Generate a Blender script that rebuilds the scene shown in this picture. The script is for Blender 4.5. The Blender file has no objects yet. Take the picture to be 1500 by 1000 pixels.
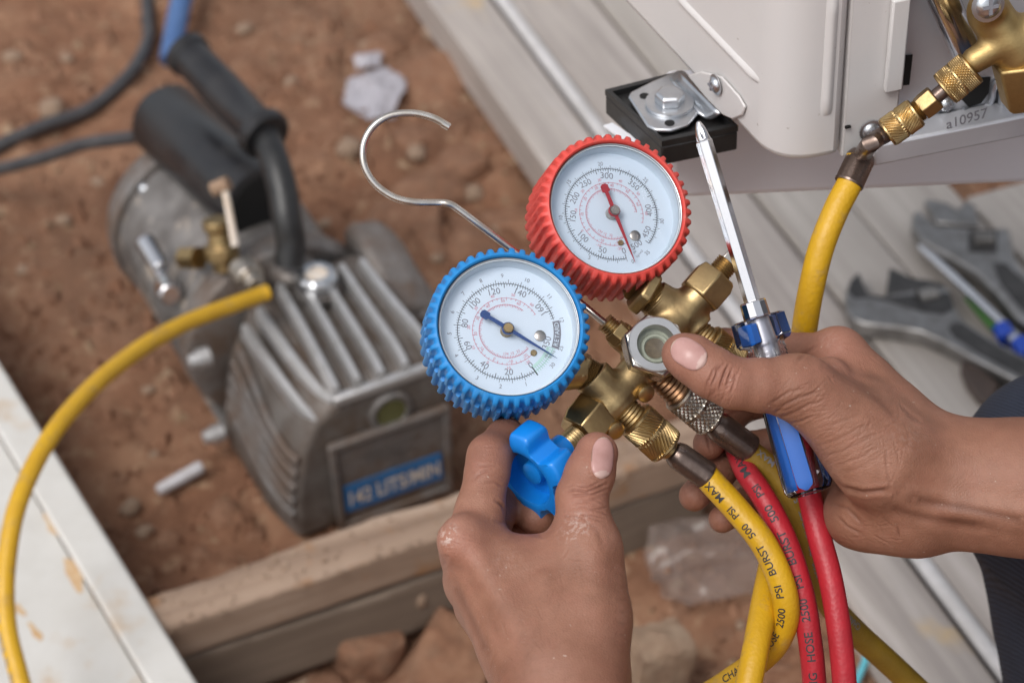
import bpy, bmesh, math, random
import numpy as np
from mathutils import Vector as V, Matrix
random.seed(7); rng = np.random.default_rng(7)
SC = bpy.context.scene
COL = SC.collection
rad = math.radians

# ------------------------------------------------------------------ camera
HCAM = 1.38
FPX = 85/36*1500
RC = (Matrix.Rotation(rad(50.0), 3, 'X') @ Matrix.Rotation(rad(-2.6), 3, 'Z'))
CAM = V((0, 0, HCAM))
cd = bpy.data.cameras.new('camera'); cam = bpy.data.objects.new('camera', cd); COL.objects.link(cam)
cd.lens = 85; cd.sensor_width = 36; cd.clip_start = 0.05; cd.clip_end = 400
cam.matrix_world = Matrix.Translation(CAM) @ RC.to_4x4()
cd.dof.use_dof = True; cd.dof.focus_distance = 1.115; cd.dof.aperture_fstop = 10.0
SC.camera = cam
SC.render.resolution_x = 1024; SC.render.resolution_y = 682

# ------------------------------------------------------------------ overcast daylight
world = bpy.data.worlds.new('World'); SC.world = world; world.use_nodes = True
wn = world.node_tree.nodes; wl = world.node_tree.links; wn.clear()
SUN_EL, SUN_AZ = 56.0, -140.0           # azimuth measured from +Y towards +X
sky = wn.new('ShaderNodeTexSky'); sky.sky_type = 'NISHITA'; sky.sun_disc = False
sky.sun_elevation = rad(SUN_EL); sky.sun_rotation = rad(SUN_AZ); sky.air_density = 1.0; sky.dust_density = 3.0
hs = wn.new('ShaderNodeHueSaturation'); hs.inputs['Saturation'].default_value = 0.28
bg = wn.new('ShaderNodeBackground'); bg.inputs['Strength'].default_value = 0.148
wo = wn.new('ShaderNodeOutputWorld')
wl.new(sky.outputs[0], hs.inputs['Color']); wl.new(hs.outputs[0], bg.inputs['Color']); wl.new(bg.outputs[0], wo.inputs['Surface'])
sl = bpy.data.lights.new('sun', 'SUN'); sl.energy = 1.35; sl.angle = rad(28); sl.color = (1.0, 0.965, 0.92)
sun = bpy.data.objects.new('sun', sl); COL.objects.link(sun)
sdir = V((math.sin(rad(SUN_AZ))*math.cos(rad(SUN_EL)), math.cos(rad(SUN_AZ))*math.cos(rad(SUN_EL)), math.sin(rad(SUN_EL))))
sun.rotation_euler = sdir.to_track_quat('Z', 'Y').to_euler()
SC.view_settings.view_transform = 'Standard'; SC.view_settings.look = 'None'
SC.view_settings.exposure = 0.24; SC.view_settings.gamma = 1.0; SC.view_settings.use_curve_mapping = False
SC.render.engine = 'CYCLES'
SC.cycles.use_denoising = True
SC.cycles.max_bounces = 10; SC.cycles.transparent_max_bounces = 16
SC.cycles.caustics_reflective = False; SC.cycles.caustics_refractive = False
SC.cycles.sample_clamp_indirect = 6.0

# ------------------------------------------------------------------ measuring helpers: photo pixel (1500x1000) -> place in the world
def ray(x, y): return RC @ V(((x-750)/FPX, -(y-500)/FPX, -1.0))
def P(x, y, Z): return CAM + ray(x, y)*Z                       # at a distance Z along the view axis
def G(x, y, z=0.0):                                            # on the level z
    d = ray(x, y); return CAM + d*((z-HCAM)/d.z)
def PL(x, y, o, n):                                            # on a plane
    d = ray(x, y); return CAM + d*((o-CAM).dot(n)/d.dot(n))
def D(x, y, z): return RC @ V((x, y, z))                       # view direction -> world
def PX(pts):                                                   # world points -> photo pixels
    R = np.array(RC); q = (np.asarray(pts)-np.array(CAM)) @ R
    Z = -q[:, 2]; return np.stack([750+FPX*q[:, 0]/Z, 500-FPX*q[:, 1]/Z, Z], 1)
mm = 0.001

# ------------------------------------------------------------------ objects
def tag(o, label=None, cat=None, group=None, kind=None):
    if label: o['label'] = label
    if cat: o['category'] = cat
    if group: o['group'] = group
    if kind: o['kind'] = kind
    return o
def thing(name, label, cat, loc, group=None):
    o = bpy.data.objects.new(name, None); COL.objects.link(o); o.location = loc; o.empty_display_size = 0.02
    return tag(o, label, cat, group)
def wloc(o):
    l = V((0, 0, 0))
    while o is not None: l = l + V(o.location); o = o.parent
    return l

def orth(axis, ref=None):
    a = V(axis).normalized()
    r = V(ref) if ref is not None else (V((0, 0, 1)) if abs(a.z) < .9 else V((1, 0, 0)))
    x = (r - a*r.dot(a)).normalized(); return x, a.cross(x), a

def spline(pts, n=8):
    """Catmull-Rom through the points."""
    p = [V(q) for q in pts]
    if len(p) < 3: return [p[0].lerp(p[1], i/n) for i in range(n+1)]
    p = [p[0]*2-p[1]] + p + [p[-1]*2-p[-2]]
    out = []
    for i in range(1, len(p)-2):
        a, b, c, d = p[i-1], p[i], p[i+1], p[i+2]
        for k in range(n):
            t = k/n
            out.append(0.5*((2*b) + (c-a)*t + (2*a-5*b+4*c-d)*t*t + (3*b-a-3*c+d)*t*t*t))
    out.append(p[-2]); return out

def frames(pts, ref=None):
    n = len(pts); T = []
    for i in range(n):
        t = (pts[min(i+1, n-1)] - pts[max(i-1, 0)]); T.append(t.normalized())
    x, y, _ = orth(T[0], ref); F = [(x, y)]
    for i in range(1, n):
        x = (F[-1][0] - T[i]*F[-1][0].dot(T[i])).normalized(); F.append((x, T[i].cross(x)))
    return T, F

class MB:
    def __init__(s): s.v = []; s.f = []; s.m = []
    def add(s, vs, fs, mat=0):
        b = len(s.v); s.v += [tuple(v) for v in vs]; s.f += [tuple(i+b for i in f) for f in fs]; s.m += [mat]*len(fs); return s
    def lathe(s, p0, axis, prof, seg=32, mat=0, ref=None, mod=None, cap=True, phase=0.0):
        """prof: (distance along the axis, radius); mod(t, phi, r) -> r."""
        x, y, a = orth(axis, ref); p0 = V(p0); vs = []; fs = []
        for (t, r) in prof:
            for k in range(seg):
                ph = 2*math.pi*k/seg + phase; rr = mod(t, ph, r) if mod else r
                vs.append(p0 + a*t + x*(rr*math.cos(ph)) + y*(rr*math.sin(ph)))
        for i in range(len(prof)-1):
            for k in range(seg):
                k2 = (k+1) % seg; fs.append((i*seg+k, i*seg+k2, (i+1)*seg+k2, (i+1)*seg+k))
        if cap:
            fs.append(tuple(range(seg-1, -1, -1))); b = (len(prof)-1)*seg; fs.append(tuple(b+k for k in range(seg)))
        return s.add(vs, fs, mat)
    def tube(s, pts, r, seg=14, mat=0, cap=True, ref=None):
        pts = [V(p) for p in pts]; T, F = frames(pts, ref); vs = []; fs = []; n = len(pts)
        for i in range(n):
            rr = r[i] if isinstance(r, (list, tuple)) else r
            for k in range(seg):
                ph = 2*math.pi*k/seg; vs.append(pts[i] + F[i][0]*(rr*math.cos(ph)) + F[i][1]*(rr*math.sin(ph)))
        for i in range(n-1):
            for k in range(seg):
                k2 = (k+1) % seg; fs.append((i*seg+k, i*seg+k2, (i+1)*seg+k2, (i+1)*seg+k))
        if cap: fs.append(tuple(range(seg-1, -1, -1))); fs.append(tuple((n-1)*seg+k for k in range(seg)))
        return s.add(vs, fs, mat)
    def box(s, c, ex, ey, ez, h, mat=0):
        """centre, three unit axes, three half sizes"""
        c = V(c); ex, ey, ez = V(ex)*h[0], V(ey)*h[1], V(ez)*h[2]
        vs = [c+ex*i+ey*j+ez*k for i in (-1, 1) for j in (-1, 1) for k in (-1, 1)]
        fs = [(0, 1, 3, 2), (4, 6, 7, 5), (0, 4, 5, 1), (2, 3, 7, 6), (0, 2, 6, 4), (1, 5, 7, 3)]
        return s.add(vs, fs, mat)
    def prism(s, poly, off, mat=0):
        """polygon of 3D points, pushed along the vector off"""
        n = len(poly); vs = [V(p) for p in poly] + [V(p)+off for p in poly]
        fs = [tuple(range(n-1, -1, -1)), tuple(range(n, 2*n))] + [(i, (i+1) % n, n+(i+1) % n, n+i) for i in range(n)]
        return s.add(vs, fs, mat)
    def sheet(s, rows, mat=0):
        """grid of points"""
        m = len(rows[0]); vs = [p for r in rows for p in r]
        fs = [(i*m+j, i*m+j+1, (i+1)*m+j+1, (i+1)*m+j) for i in range(len(rows)-1) for j in range(m-1)]
        return s.add(vs, fs, mat)
    def build(s, name, mats, parent=None, smooth=True, angle=35, bevel=0, bseg=2, fix=True, solid=0):
        o0 = wloc(parent) if parent else V((0, 0, 0)); v = np.array(s.v, dtype=np.float64)
        base = None
        if parent is None:
            base = V(((v[:, 0].min()+v[:, 0].max())/2, (v[:, 1].min()+v[:, 1].max())/2, v[:, 2].min())); o0 = base
        v = v - np.array(o0)
        me = bpy.data.meshes.new(name); me.from_pydata(v.tolist(), [], s.f)
        if not isinstance(mats, (list, tuple)): mats = [mats]
        for m in mats: me.materials.append(m)
        if len(mats) > 1: me.polygons.foreach_set('material_index', s.m)
        if fix:
            bm = bmesh.new(); bm.from_mesh(me); bmesh.ops.recalc_face_normals(bm, faces=bm.faces)
            bm.to_mesh(me); bm.free()
        if smooth:
            me.shade_smooth(); me.set_sharp_from_angle(angle=rad(angle))
        me.update()
        o = bpy.data.objects.new(name, me); COL.objects.link(o)
        if parent: o.parent = parent
        else: o.location = base
        if solid:
            q = o.modifiers.new('thick', 'SOLIDIFY'); q.thickness = solid; q.offset = -1
        if bevel:
            b = o.modifiers.new('bevel', 'BEVEL'); b.width = bevel; b.segments = bseg; b.limit_method = 'ANGLE'; b.angle_limit = rad(30)
            b.harden_normals = False
        return o

_tc = {}
def text_mesh(body, size=1.0, cuts=0, bold=0.0):
    key = (body, cuts, bold)
    if key not in _tc:
        cu = bpy.data.curves.new('t', 'FONT'); cu.body = body; cu.size = 1.0; cu.align_x = 'CENTER'; cu.align_y = 'CENTER'; cu.resolution_u = 3
        cu.offset = bold
        o = bpy.data.objects.new('t', cu); COL.objects.link(o)
        me = bpy.data.meshes.new_from_object(o.evaluated_get(bpy.context.evaluated_depsgraph_get()))
        bpy.data.objects.remove(o); bpy.data.curves.remove(cu)
        if cuts:
            bm = bmesh.new(); bm.from_mesh(me)
            bmesh.ops.triangulate(bm, faces=bm.faces)
            for _ in range(cuts):
                long = [e for e in bm.edges if e.calc_length() > 0.16]
                if long: bmesh.ops.subdivide_edges(bm, edges=long, cuts=1)
                bmesh.ops.triangulate(bm, faces=[f for f in bm.faces if len(f.verts) > 3])
            bm.to_mesh(me); bm.free()
        _tc[key] = ([tuple(v.co) for v in me.vertices], [tuple(p.vertices) for p in me.polygons]); bpy.data.meshes.remove(me)
    vs, fs = _tc[key]; return [(x*size, y*size) for x, y, z in vs], fs

# ------------------------------------------------------------------ materials
def mk(name):
    m = bpy.data.materials.new(name); m.use_nodes = True; nt = m.node_tree; nt.nodes.clear()
    o = nt.nodes.new('ShaderNodeOutputMaterial'); b = nt.nodes.new('ShaderNodeBsdfPrincipled'); nt.links.new(b.outputs[0], o.inputs[0])
    return m, nt, b
def N(nt, t, **kw):
    n = nt.nodes.new(t)
    for k, v in kw.items():
        if k in n.inputs: n.inputs[k].default_value = v
        else: setattr(n, k, v)
    return n
def coords(nt, scale=(1, 1, 1), rotz=0.0):
    tc = N(nt, 'ShaderNodeTexCoord'); mp = N(nt, 'ShaderNodeMapping')
    mp.inputs['Scale'].default_value = scale if not isinstance(scale, (int, float)) else (scale,)*3
    if rotz:
        m0 = N(nt, 'ShaderNodeMapping'); m0.inputs['Rotation'].default_value = (0, 0, rotz)
        nt.links.new(tc.outputs['Object'], m0.inputs[0]); nt.links.new(m0.outputs[0], mp.inputs[0])
    else: nt.links.new(tc.outputs['Object'], mp.inputs[0])
    return mp.outputs[0]
def ramp(nt, fac, stops):
    r = N(nt, 'ShaderNodeValToRGB'); e = r.color_ramp.elements
    while len(e) < len(stops): e.new(0.5)
    for q, (p, c) in zip(e, stops): q.position = p; q.color = (c[0], c[1], c[2], 1)
    nt.links.new(fac, r.inputs[0]); return r.outputs[0]
def noise(nt, vec, scale, detail=4, rough=0.55, dist=0.0):
    n = N(nt, 'ShaderNodeTexNoise', Scale=scale, Detail=detail, Roughness=rough, Distortion=dist); nt.links.new(vec, n.inputs['Vector']); return n.outputs['Fac']
def bumpn(nt, b, h, strength=0.3, dist=0.001, prev=None):
    q = N(nt, 'ShaderNodeBump', Strength=strength, Distance=dist); nt.links.new(h, q.inputs['Height'])
    if prev is not None: nt.links.new(prev, q.inputs['Normal'])
    nt.links.new(q.outputs[0], b.inputs['Normal']); return q.outputs[0]
def mixc(nt, fac, a, b, mode='MIX'):
    m = N(nt, 'ShaderNodeMix', data_type='RGBA', blend_type=mode)
    for s, v in ((m.inputs[6], a), (m.inputs[7], b)):
        if isinstance(v, tuple): s.default_value = (v[0], v[1], v[2], 1)
        else: nt.links.new(v, s)
    if isinstance(fac, (int, float)): m.inputs[0].default_value = fac
    else: nt.links.new(fac, m.inputs[0])
    return m.outputs[2]
def mrange(nt, v, a, b, c=0.0, d=1.0):
    n = N(nt, 'ShaderNodeMapRange'); n.inputs[1].default_value = a; n.inputs[2].default_value = b; n.inputs[3].default_value = c; n.inputs[4].default_value = d
    nt.links.new(v, n.inputs[0]); return n.outputs[0]

def pmat(name, c1, c2=None, scale=60, rough=0.5, rough2=None, metal=0.0, bump=0.0, bscale=None, bdist=0.0006, contrast=(0.35, 0.65), dust=None, coat=0.0, spec=0.5):
    m, nt, b = mk(name); v = coords(nt)
    b.inputs['Metallic'].default_value = metal; b.inputs['Roughness'].default_value = rough; b.inputs['Coat Weight'].default_value = coat
    b.inputs['Specular IOR Level'].default_value = spec
    b.inputs['Base Color'].default_value = (*c1, 1)
    if c2 is not None:
        n = noise(nt, v, scale, 5, 0.6); col = ramp(nt, n, [(contrast[0], c1), (contrast[1], c2)])
        if dust:
            dcol, lo, hi, dsc = dust
            n2 = noise(nt, v, dsc, 6, 0.7); f = mrange(nt, n2, lo, hi); col = mixc(nt, f, col, dcol)
            if metal > 0: nt.links.new(mrange(nt, n2, lo, hi, metal, 0.0), b.inputs['Metallic'])
        nt.links.new(col, b.inputs['Base Color'])
        if rough2 is not None: nt.links.new(mrange(nt, n, contrast[0], contrast[1], rough, rough2), b.inputs['Roughness'])
    if bump: bumpn(nt, b, noise(nt, v, bscale or scale*4, 4, 0.6), bump, bdist)
    return m

M = {}
M['brass'] = pmat('brass', (.48, .345, .165), (.36, .25, .12), 90, .30, .44, 1.0, .12, 900)
M['brass_old'] = pmat('brass_old', (.45, .33, .165), (.28, .195, .10), 70, .38, .52, 1.0, .15, 700, contrast=(.35, .7))
M['brass_gold'] = pmat('brass_gold', (.50, .36, .16), (.38, .265, .115), 60, .42, .54, 1.0, .2, 800)
M['copper_dull'] = pmat('copper_dull', (.30, .17, .09), (.18, .10, .06), 200, .35, .5, 1.0, .1, 900)
M['nickel'] = pmat('nickel', (.55, .50, .44), (.35, .31, .26), 150, .26, .4, 1.0, .08, 900)
M['ferrule'] = pmat('ferrule', (.22, .165, .14), (.13, .095, .08), 120, .24, .4, .85, .12, 600)
M['chrome'] = pmat('chrome', (.72, .72, .73), (.62, .62, .64), 40, .10, .2, 1.0)
M['steel'] = pmat('steel', (.60, .57, .53), (.38, .34, .29), 120, .24, .4, 1.0, .06, 700, contrast=(.4, .75))
M['zinc'] = pmat('zinc', (.66, .68, .70), (.50, .52, .55), 50, .28, .4, 1.0)
M['silver_paint'] = pmat('silver_paint', (.60, .60, .60), (.5, .5, .5), 60, .28, .36, .9)
M['blue_rubber'] = pmat('blue_rubber', (.012, .235, .60), (.010, .19, .50), 60, .42, .55, 0, .1, 500, dust=((.07, .27, .52), .56, .8, 90))
M['red_rubber'] = pmat('red_rubber', (.68, .072, .055), (.56, .055, .045), 60, .45, .55, 0, .1, 500, dust=((.60, .20, .17), .56, .8, 90))
M['blue_plastic'] = pmat('blue_plastic', (.006, .22, .70), (.006, .18, .60), 30, .33, .4, 0)
M['dial'] = pmat('dial_paper', (.74, .82, .88), (.70, .79, .86), 20, .6)
M['ink'] = pmat('ink_black', (.03, .03, .035), rough=.6)
M['ink_soft'] = pmat('ink_grey', (.21, .21, .235), rough=.6)
M['ink_pink'] = pmat('ink_pink', (.62, .16, .22), rough=.6)
M['ink_green'] = pmat('ink_green', (.25, .55, .38), rough=.6)
M['needle_blue'] = pmat('needle_blue', (.015, .06, .22), rough=.35)
M['needle_red'] = pmat('needle_red', (.45, .02, .03), rough=.35)
M['hose_yellow'] = pmat('hose_yellow', (.62, .355, .010), (.54, .30, .010), 50, .40, .5, 0, .25, 300, dust=((.40, .25, .07), .55, .72, 60))
M['hose_yellow_shaded'] = pmat('hose_yellow_shaded', (.30, .185, .020), (.23, .14, .016), 50, .42, .52, 0, .25, 300)  # yellow hose again, darkened in its colour to stand for shade
M['hose_red'] = pmat('hose_red', (.44, .018, .030), (.36, .015, .025), 60, .40, .5, 0, .2, 300, dust=((.55, .32, .28), .74, .80, 260))
M['black_rubber'] = pmat('black_rubber', (.012, .012, .013), (.020, .020, .020), 80, .34, .48, 0, .2, 400)
M['black_dusty'] = pmat('black_dusty', (.012, .012, .014), (.022, .021, .022), 40, .28, .42, 0, .15, 300, dust=((.075, .060, .05), .60, .95, 30))
M['cable'] = pmat('cable_grey', (.040, .040, .044), (.065, .062, .064), 60, .5, .6)
M['blue_tarp'] = pmat('blue_pipe', (.05, .11, .26), (.07, .14, .30), 40, .4, .5)
def cast_mat(name, d1, d2, met=.75):
    return pmat(name, (.30, .285, .275), (.21, .195, .185), 60, .42, .55, met, .25, 500, dust=((.115, .080, .060), d1, d2, 24))
M['cast'] = cast_mat('cast_aluminium', .36, .60)
M['cast_tank'] = pmat('cast_tank', (.20, .18, .165), (.12, .098, .084), 45, .5, .65, .45, .35, 300, dust=((.085, .058, .042), .44, .62, 26))
M['cast_bright'] = pmat('cast_bright', (.64, .63, .63), (.50, .49, .48), 80, .36, .5, .75, .2, 500, dust=((.20, .15, .12), .60, .78, 60))
M['cast_dirty'] = pmat('cast_dirty', (.15, .135, .125), (.25, .235, .225), 40, .42, .6, .6, .35, 260, dust=((.40, .335, .275), .55, .66, 34))
M['label_blue'] = pmat('label_blue', (.025, .14, .34), (.03, .12, .28), 60, .4, .5, dust=((.14, .10, .08), .58, .75, 70))
M['label_print'] = pmat('label_print', (.62, .50, .38), (.68, .62, .56), 90, .5)
M['ac_paint'] = pmat('ac_paint', (.62, .60, .59), (.60, .58, .57), 12, .38, .44, 0, .05, 500, dust=((.50, .46, .42), .64, .9, 30))
_nt = M['ac_paint'].node_tree; _b = [n for n in _nt.nodes if n.type == 'BSDF_PRINCIPLED'][0]; _v = coords(_nt); _old = _b.inputs['Base Color'].links[0].from_socket
_nt.links.new(mixc(_nt, mrange(_nt, noise(_nt, _v, 330, 2, .5), .745, .79, 0, .6), _old, (.26, .20, .16)), _b.inputs['Base Color'])
M['rust'] = pmat('rust_stain', (.50, .30, .14), (.56, .42, .27), 60, .7)
M['ac_inner'] = pmat('ac_inner', (.60, .605, .64), (.52, .525, .56), 10, .30, .4, .35)
M['bracket'] = pmat('bracket_paint', (.76, .76, .80), (.73, .73, .77), 10, .42, .5)
M['galv'] = pmat('galvanised', (.60, .62, .66), (.48, .50, .54), 14, .26, .38, .9, .04, 300)
M['black'] = pmat('black_hole', (.006, .006, .006), rough=.8)
M['white_tape'] = pmat('white_tape', (.75, .76, .8), rough=.6)
M['white_plastic'] = pmat('white_plastic', (.52, .51, .53), (.42, .40, .41), 90, .5)
M['cyan'] = pmat('cyan_plastic', (.12, .48, .58), rough=.4)
M['wrench'] = pmat('wrench_steel', (.33, .32, .31), (.22, .21, .20), 60, .28, .42, .9, .1, 500)
M['wrench_dark'] = pmat('wrench_dark', (.065, .062, .060), (.10, .095, .092), 70, .42, .5, .8, .2, 400)
M['leather'] = pmat('leather', (.05, .035, .028), (.075, .05, .04), 60, .6, .7, 0, .3, 300)
M['green_plastic'] = pmat('green_plastic', (.06, .20, .035), rough=.4)
M['tool_blue'] = pmat('tool_blue', (.012, .06, .42), rough=.3)
M['blue_insert'] = pmat('blue_insert', (.006, .12, .46), rough=.3)
M['olive_glass'] = pmat('oil', (.11, .105, .045), (.08, .075, .03), 60, .15, .25)
M['gasket'] = pmat('gasket', (.42, .44, .34), (.33, .35, .26), 200, .4, .5)
M['nail'] = pmat('nail', (.47, .27, .245), (.40, .215, .19), 120, .30, .42, 0, .05, 300)
M['nail_tip'] = pmat('nail_tip', (.47, .33, .27), rough=.4)
M['lunula'] = pmat('nail_lunula', (.50, .34, .30), rough=.36)
M['nail_dirt'] = pmat('nail_dirt', (.17, .105, .08), (.26, .16, .12), 300, .6)

def glass_mat(name, tint=(1, 1, 1), ior=1.45, rough=0.02):
    """thin clear sheet: transparent with a Fresnel reflection"""
    m = bpy.data.materials.new(name); m.use_nodes = True; nt = m.node_tree; nt.nodes.clear()
    o = N(nt, 'ShaderNodeOutputMaterial'); t = N(nt, 'ShaderNodeBsdfTransparent'); t.inputs[0].default_value = (*tint, 1)
    g = N(nt, 'ShaderNodeBsdfGlossy'); g.inputs['Roughness'].default_value = rough
    f = N(nt, 'ShaderNodeFresnel', IOR=ior); mx = N(nt, 'ShaderNodeMixShader')
    nt.links.new(f.outputs[0], mx.inputs[0]); nt.links.new(t.outputs[0], mx.inputs[1]); nt.links.new(g.outputs[0], mx.inputs[2]); nt.links.new(mx.outputs[0], o.inputs[0])
    return m
M['lens'] = glass_mat('clear_lens', (.97, .98, 1.0), 1.35, 0.03)
def solid_glass(name, col, ior=1.45, rough=.04):
    m, nt, b = mk(name); b.inputs['Base Color'].default_value = (*col, 1); b.inputs['Transmission Weight'].default_value = 1.0
    b.inputs['IOR'].default_value = ior; b.inputs['Roughness'].default_value = rough; return m
M['acrylic'] = glass_mat('clear_acrylic', (.92, .92, .97), 1.32, 0.05)

def hose_mat(m):
    nt = m.node_tree; b = [n for n in nt.nodes if n.type == 'BSDF_PRINCIPLED'][0]; v = coords(nt)
    w = N(nt, 'ShaderNodeTexVoronoi', Scale=520.0); nt.links.new(v, w.inputs['Vector']); old = b.inputs['Normal'].links[0].from_socket if b.inputs['Normal'].is_linked else None
    bumpn(nt, b, w.outputs['Distance'], .22, .0006, old)
for k_ in ('hose_yellow', 'hose_yellow_shaded', 'hose_red'): hose_mat(M[k_])
def wood_mat(name, c1, c2, c3, rotz, grain=55, rough=.6, stain=None, bump=.25):
    m, nt, b = mk(name)
    v = coords(nt, (grain, 2.2, grain), rotz); n = noise(nt, v, 1.0, 6, .62, .6)
    col = ramp(nt, n, [(.3, c1), (.52, c2), (.72, c3)])
    v2 = coords(nt); n2 = noise(nt, v2, 7, 4, .6); col = mixc(nt, mrange(nt, n2, .35, .75, 0, .5), col, c1)
    if stain:
        sc, lo, hi, s = stain; n3 = noise(nt, v2, s, 5, .65); col = mixc(nt, mrange(nt, n3, lo, hi), col, sc)
    nt.links.new(col, b.inputs['Base Color']); b.inputs['Roughness'].default_value = rough
    bumpn(nt, b, n, bump, .001); return m
ANG_R = rad(109.9); ANG_T = rad(18.7); ANG_L = rad(117.4)
M['board'] = wood_mat('whitewashed_board', (.27, .235, .215), (.42, .37, .335), (.58, .53, .50), rad(90)-ANG_R, 60, .42, ((.50, .36, .20), .66, .78, 9))
M['board2'] = wood_mat('pale_board', (.30, .265, .235), (.41, .37, .335), (.52, .48, .44), rad(90)-ANG_R, 75, .5, ((.52, .38, .22), .70, .82, 7))
M['timber'] = wood_mat('weathered_timber', (.19, .122, .083), (.32, .222, .158), (.44, .33, .25), rad(90)-ANG_T-rad(0), 40, .75, ((.28, .14, .06), .54, .68, 20), .9)
M['timber_dark'] = wood_mat('dark_timber', (.125, .090, .066), (.195, .145, .107), (.25, .19, .145), rad(90)-ANG_T, 40, .75, ((.22, .12, .055), .66, .76, 12), .5)  # darker brown tones than the beam on top
M['white_wood'] = pmat('white_painted_board', (.60, .585, .555), (.53, .51, .475), 18, .5, .6, 0, .12, 200, dust=((.47, .33, .20), .53, .70, 12))
M['port_dark'] = pmat('port_dark', (.10, .075, .045), (.17, .13, .08), 300, .4)

def dirt_mat(name, cs, sc=9.0, bs=1.0, fine=130, dist=.006):
    m, nt, b = mk(name); v = coords(nt)
    n = noise(nt, v, sc, 8, .68, .3); col = ramp(nt, n, [(.28, cs[0]), (.48, cs[1]), (.64, cs[2]), (.8, cs[3])])
    n2 = noise(nt, v, 55, 5, .6); col = mixc(nt, mrange(nt, n2, .57, .72, 0, .75), col, cs[3])
    n4 = noise(nt, v, 3.1, 3, .5); col = mixc(nt, mrange(nt, n4, .42, .66, 0, .45), col, (.20, .125, .085))
    nt.links.new(col, b.inputs['Base Color']); b.inputs['Roughness'].default_value = .9; b.inputs['Specular IOR Level'].default_value = .2
    n3 = noise(nt, v, fine, 6, .7); bumpn(nt, b, n3, .8*bs, dist); return m
CS = [(.130, .058, .033), (.245, .122, .072), (.345, .192, .118), (.46, .31, .20)]
M['dirt'] = dirt_mat('red_brown_dirt', CS)
M['clod'] = dirt_mat('dirt_clod', [(.15, .070, .042), (.245, .125, .076), (.31, .172, .108), (.40, .265, .18)], 2.2, .5, 7, .05)
M['stone'] = dirt_mat('tan_stone', [(.24, .155, .10), (.35, .24, .165), (.42, .31, .22), (.48, .38, .28)], 2.5, .6, 8, .05)
M['pale_stone'] = dirt_mat('pale_pebble', [(.22, .15, .10), (.29, .20, .14), (.35, .26, .19), (.42, .34, .27)], 30, .4)

def denim_mat():
    m, nt, b = mk('denim'); v = coords(nt)
    w = N(nt, 'ShaderNodeTexWave', Scale=190.0, Distortion=1.5, Detail=1.0); w.bands_direction = 'DIAGONAL'; nt.links.new(v, w.inputs['Vector'])
    n = noise(nt, v, 25, 5, .6)
    c = ramp(nt, n, [(.3, (.006, .009, .018)), (.7, (.014, .019, .036))])
    c = mixc(nt, mrange(nt, w.outputs['Fac'], .3, .9, 0, .45), c, (.038, .050, .085))
    nt.links.new(c, b.inputs['Base Color']); b.inputs['Roughness'].default_value = .85
    bumpn(nt, b, w.outputs['Fac'], .4, .0006); return m
M['denim'] = denim_mat()

def skin_mat(name, c1, c2, c3):
    m, nt, b = mk(name); v = coords(nt)
    n = noise(nt, v, 28, 5, .6); col = ramp(nt, n, [(.3, c1), (.52, c2), (.74, c3)])
    n2 = noise(nt, v, 240, 3, .6); col = mixc(nt, mrange(nt, n2, .35, .75, 0, .34), col, c1)
    n5 = noise(nt, v, 75, 4, .65); col = mixc(nt, mrange(nt, n5, .45, .7, 0, .3), col, (.30, .125, .085))
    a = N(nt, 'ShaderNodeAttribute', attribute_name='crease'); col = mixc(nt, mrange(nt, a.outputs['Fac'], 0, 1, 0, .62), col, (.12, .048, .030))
    a2 = N(nt, 'ShaderNodeAttribute', attribute_name='warm'); col = mixc(nt, mrange(nt, a2.outputs['Fac'], 0, 1, 0, .55), col, (.46, .20, .15))
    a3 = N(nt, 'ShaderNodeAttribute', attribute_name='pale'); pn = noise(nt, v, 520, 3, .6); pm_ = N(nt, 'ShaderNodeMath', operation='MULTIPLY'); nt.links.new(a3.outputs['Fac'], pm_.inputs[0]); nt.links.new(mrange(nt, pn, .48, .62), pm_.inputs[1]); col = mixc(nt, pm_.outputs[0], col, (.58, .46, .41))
    n6 = noise(nt, v, 14, 3, .5); col = mixc(nt, mrange(nt, n6, .5, .68, 0, .4), col, (.205, .088, .055))
    vo = N(nt, 'ShaderNodeTexVoronoi', Scale=820.0); vo.feature = 'DISTANCE_TO_EDGE'; nt.links.new(v, vo.inputs['Vector'])
    specks = noise(nt, v, 420, 2, .5); col = mixc(nt, mrange(nt, specks, .735, .77, 0, .5), col, (.55, .45, .38))
    nt.links.new(col, b.inputs['Base Color'])
    b.inputs['Subsurface Weight'].default_value = .07; b.inputs['Subsurface Radius'].default_value = (1.0, .35, .2); b.inputs['Subsurface Scale'].default_value = .003
    nt.links.new(mrange(nt, n, .3, .7, .44, .60), b.inputs['Roughness']); b.inputs['Specular IOR Level'].default_value = .38
    p = bumpn(nt, b, mrange(nt, vo.outputs['Distance'], 0, .25), .26, .0004)
    vv = coords(nt, (240, 240, 240)); n4 = noise(nt, vv, 1.0, 5, .65, .8); bumpn(nt, b, n4, .26, .0008, p)
    return m
M['skin'] = skin_mat('skin', (.200, .089, .055), (.285, .135, .087), (.360, .186, .130))

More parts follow.
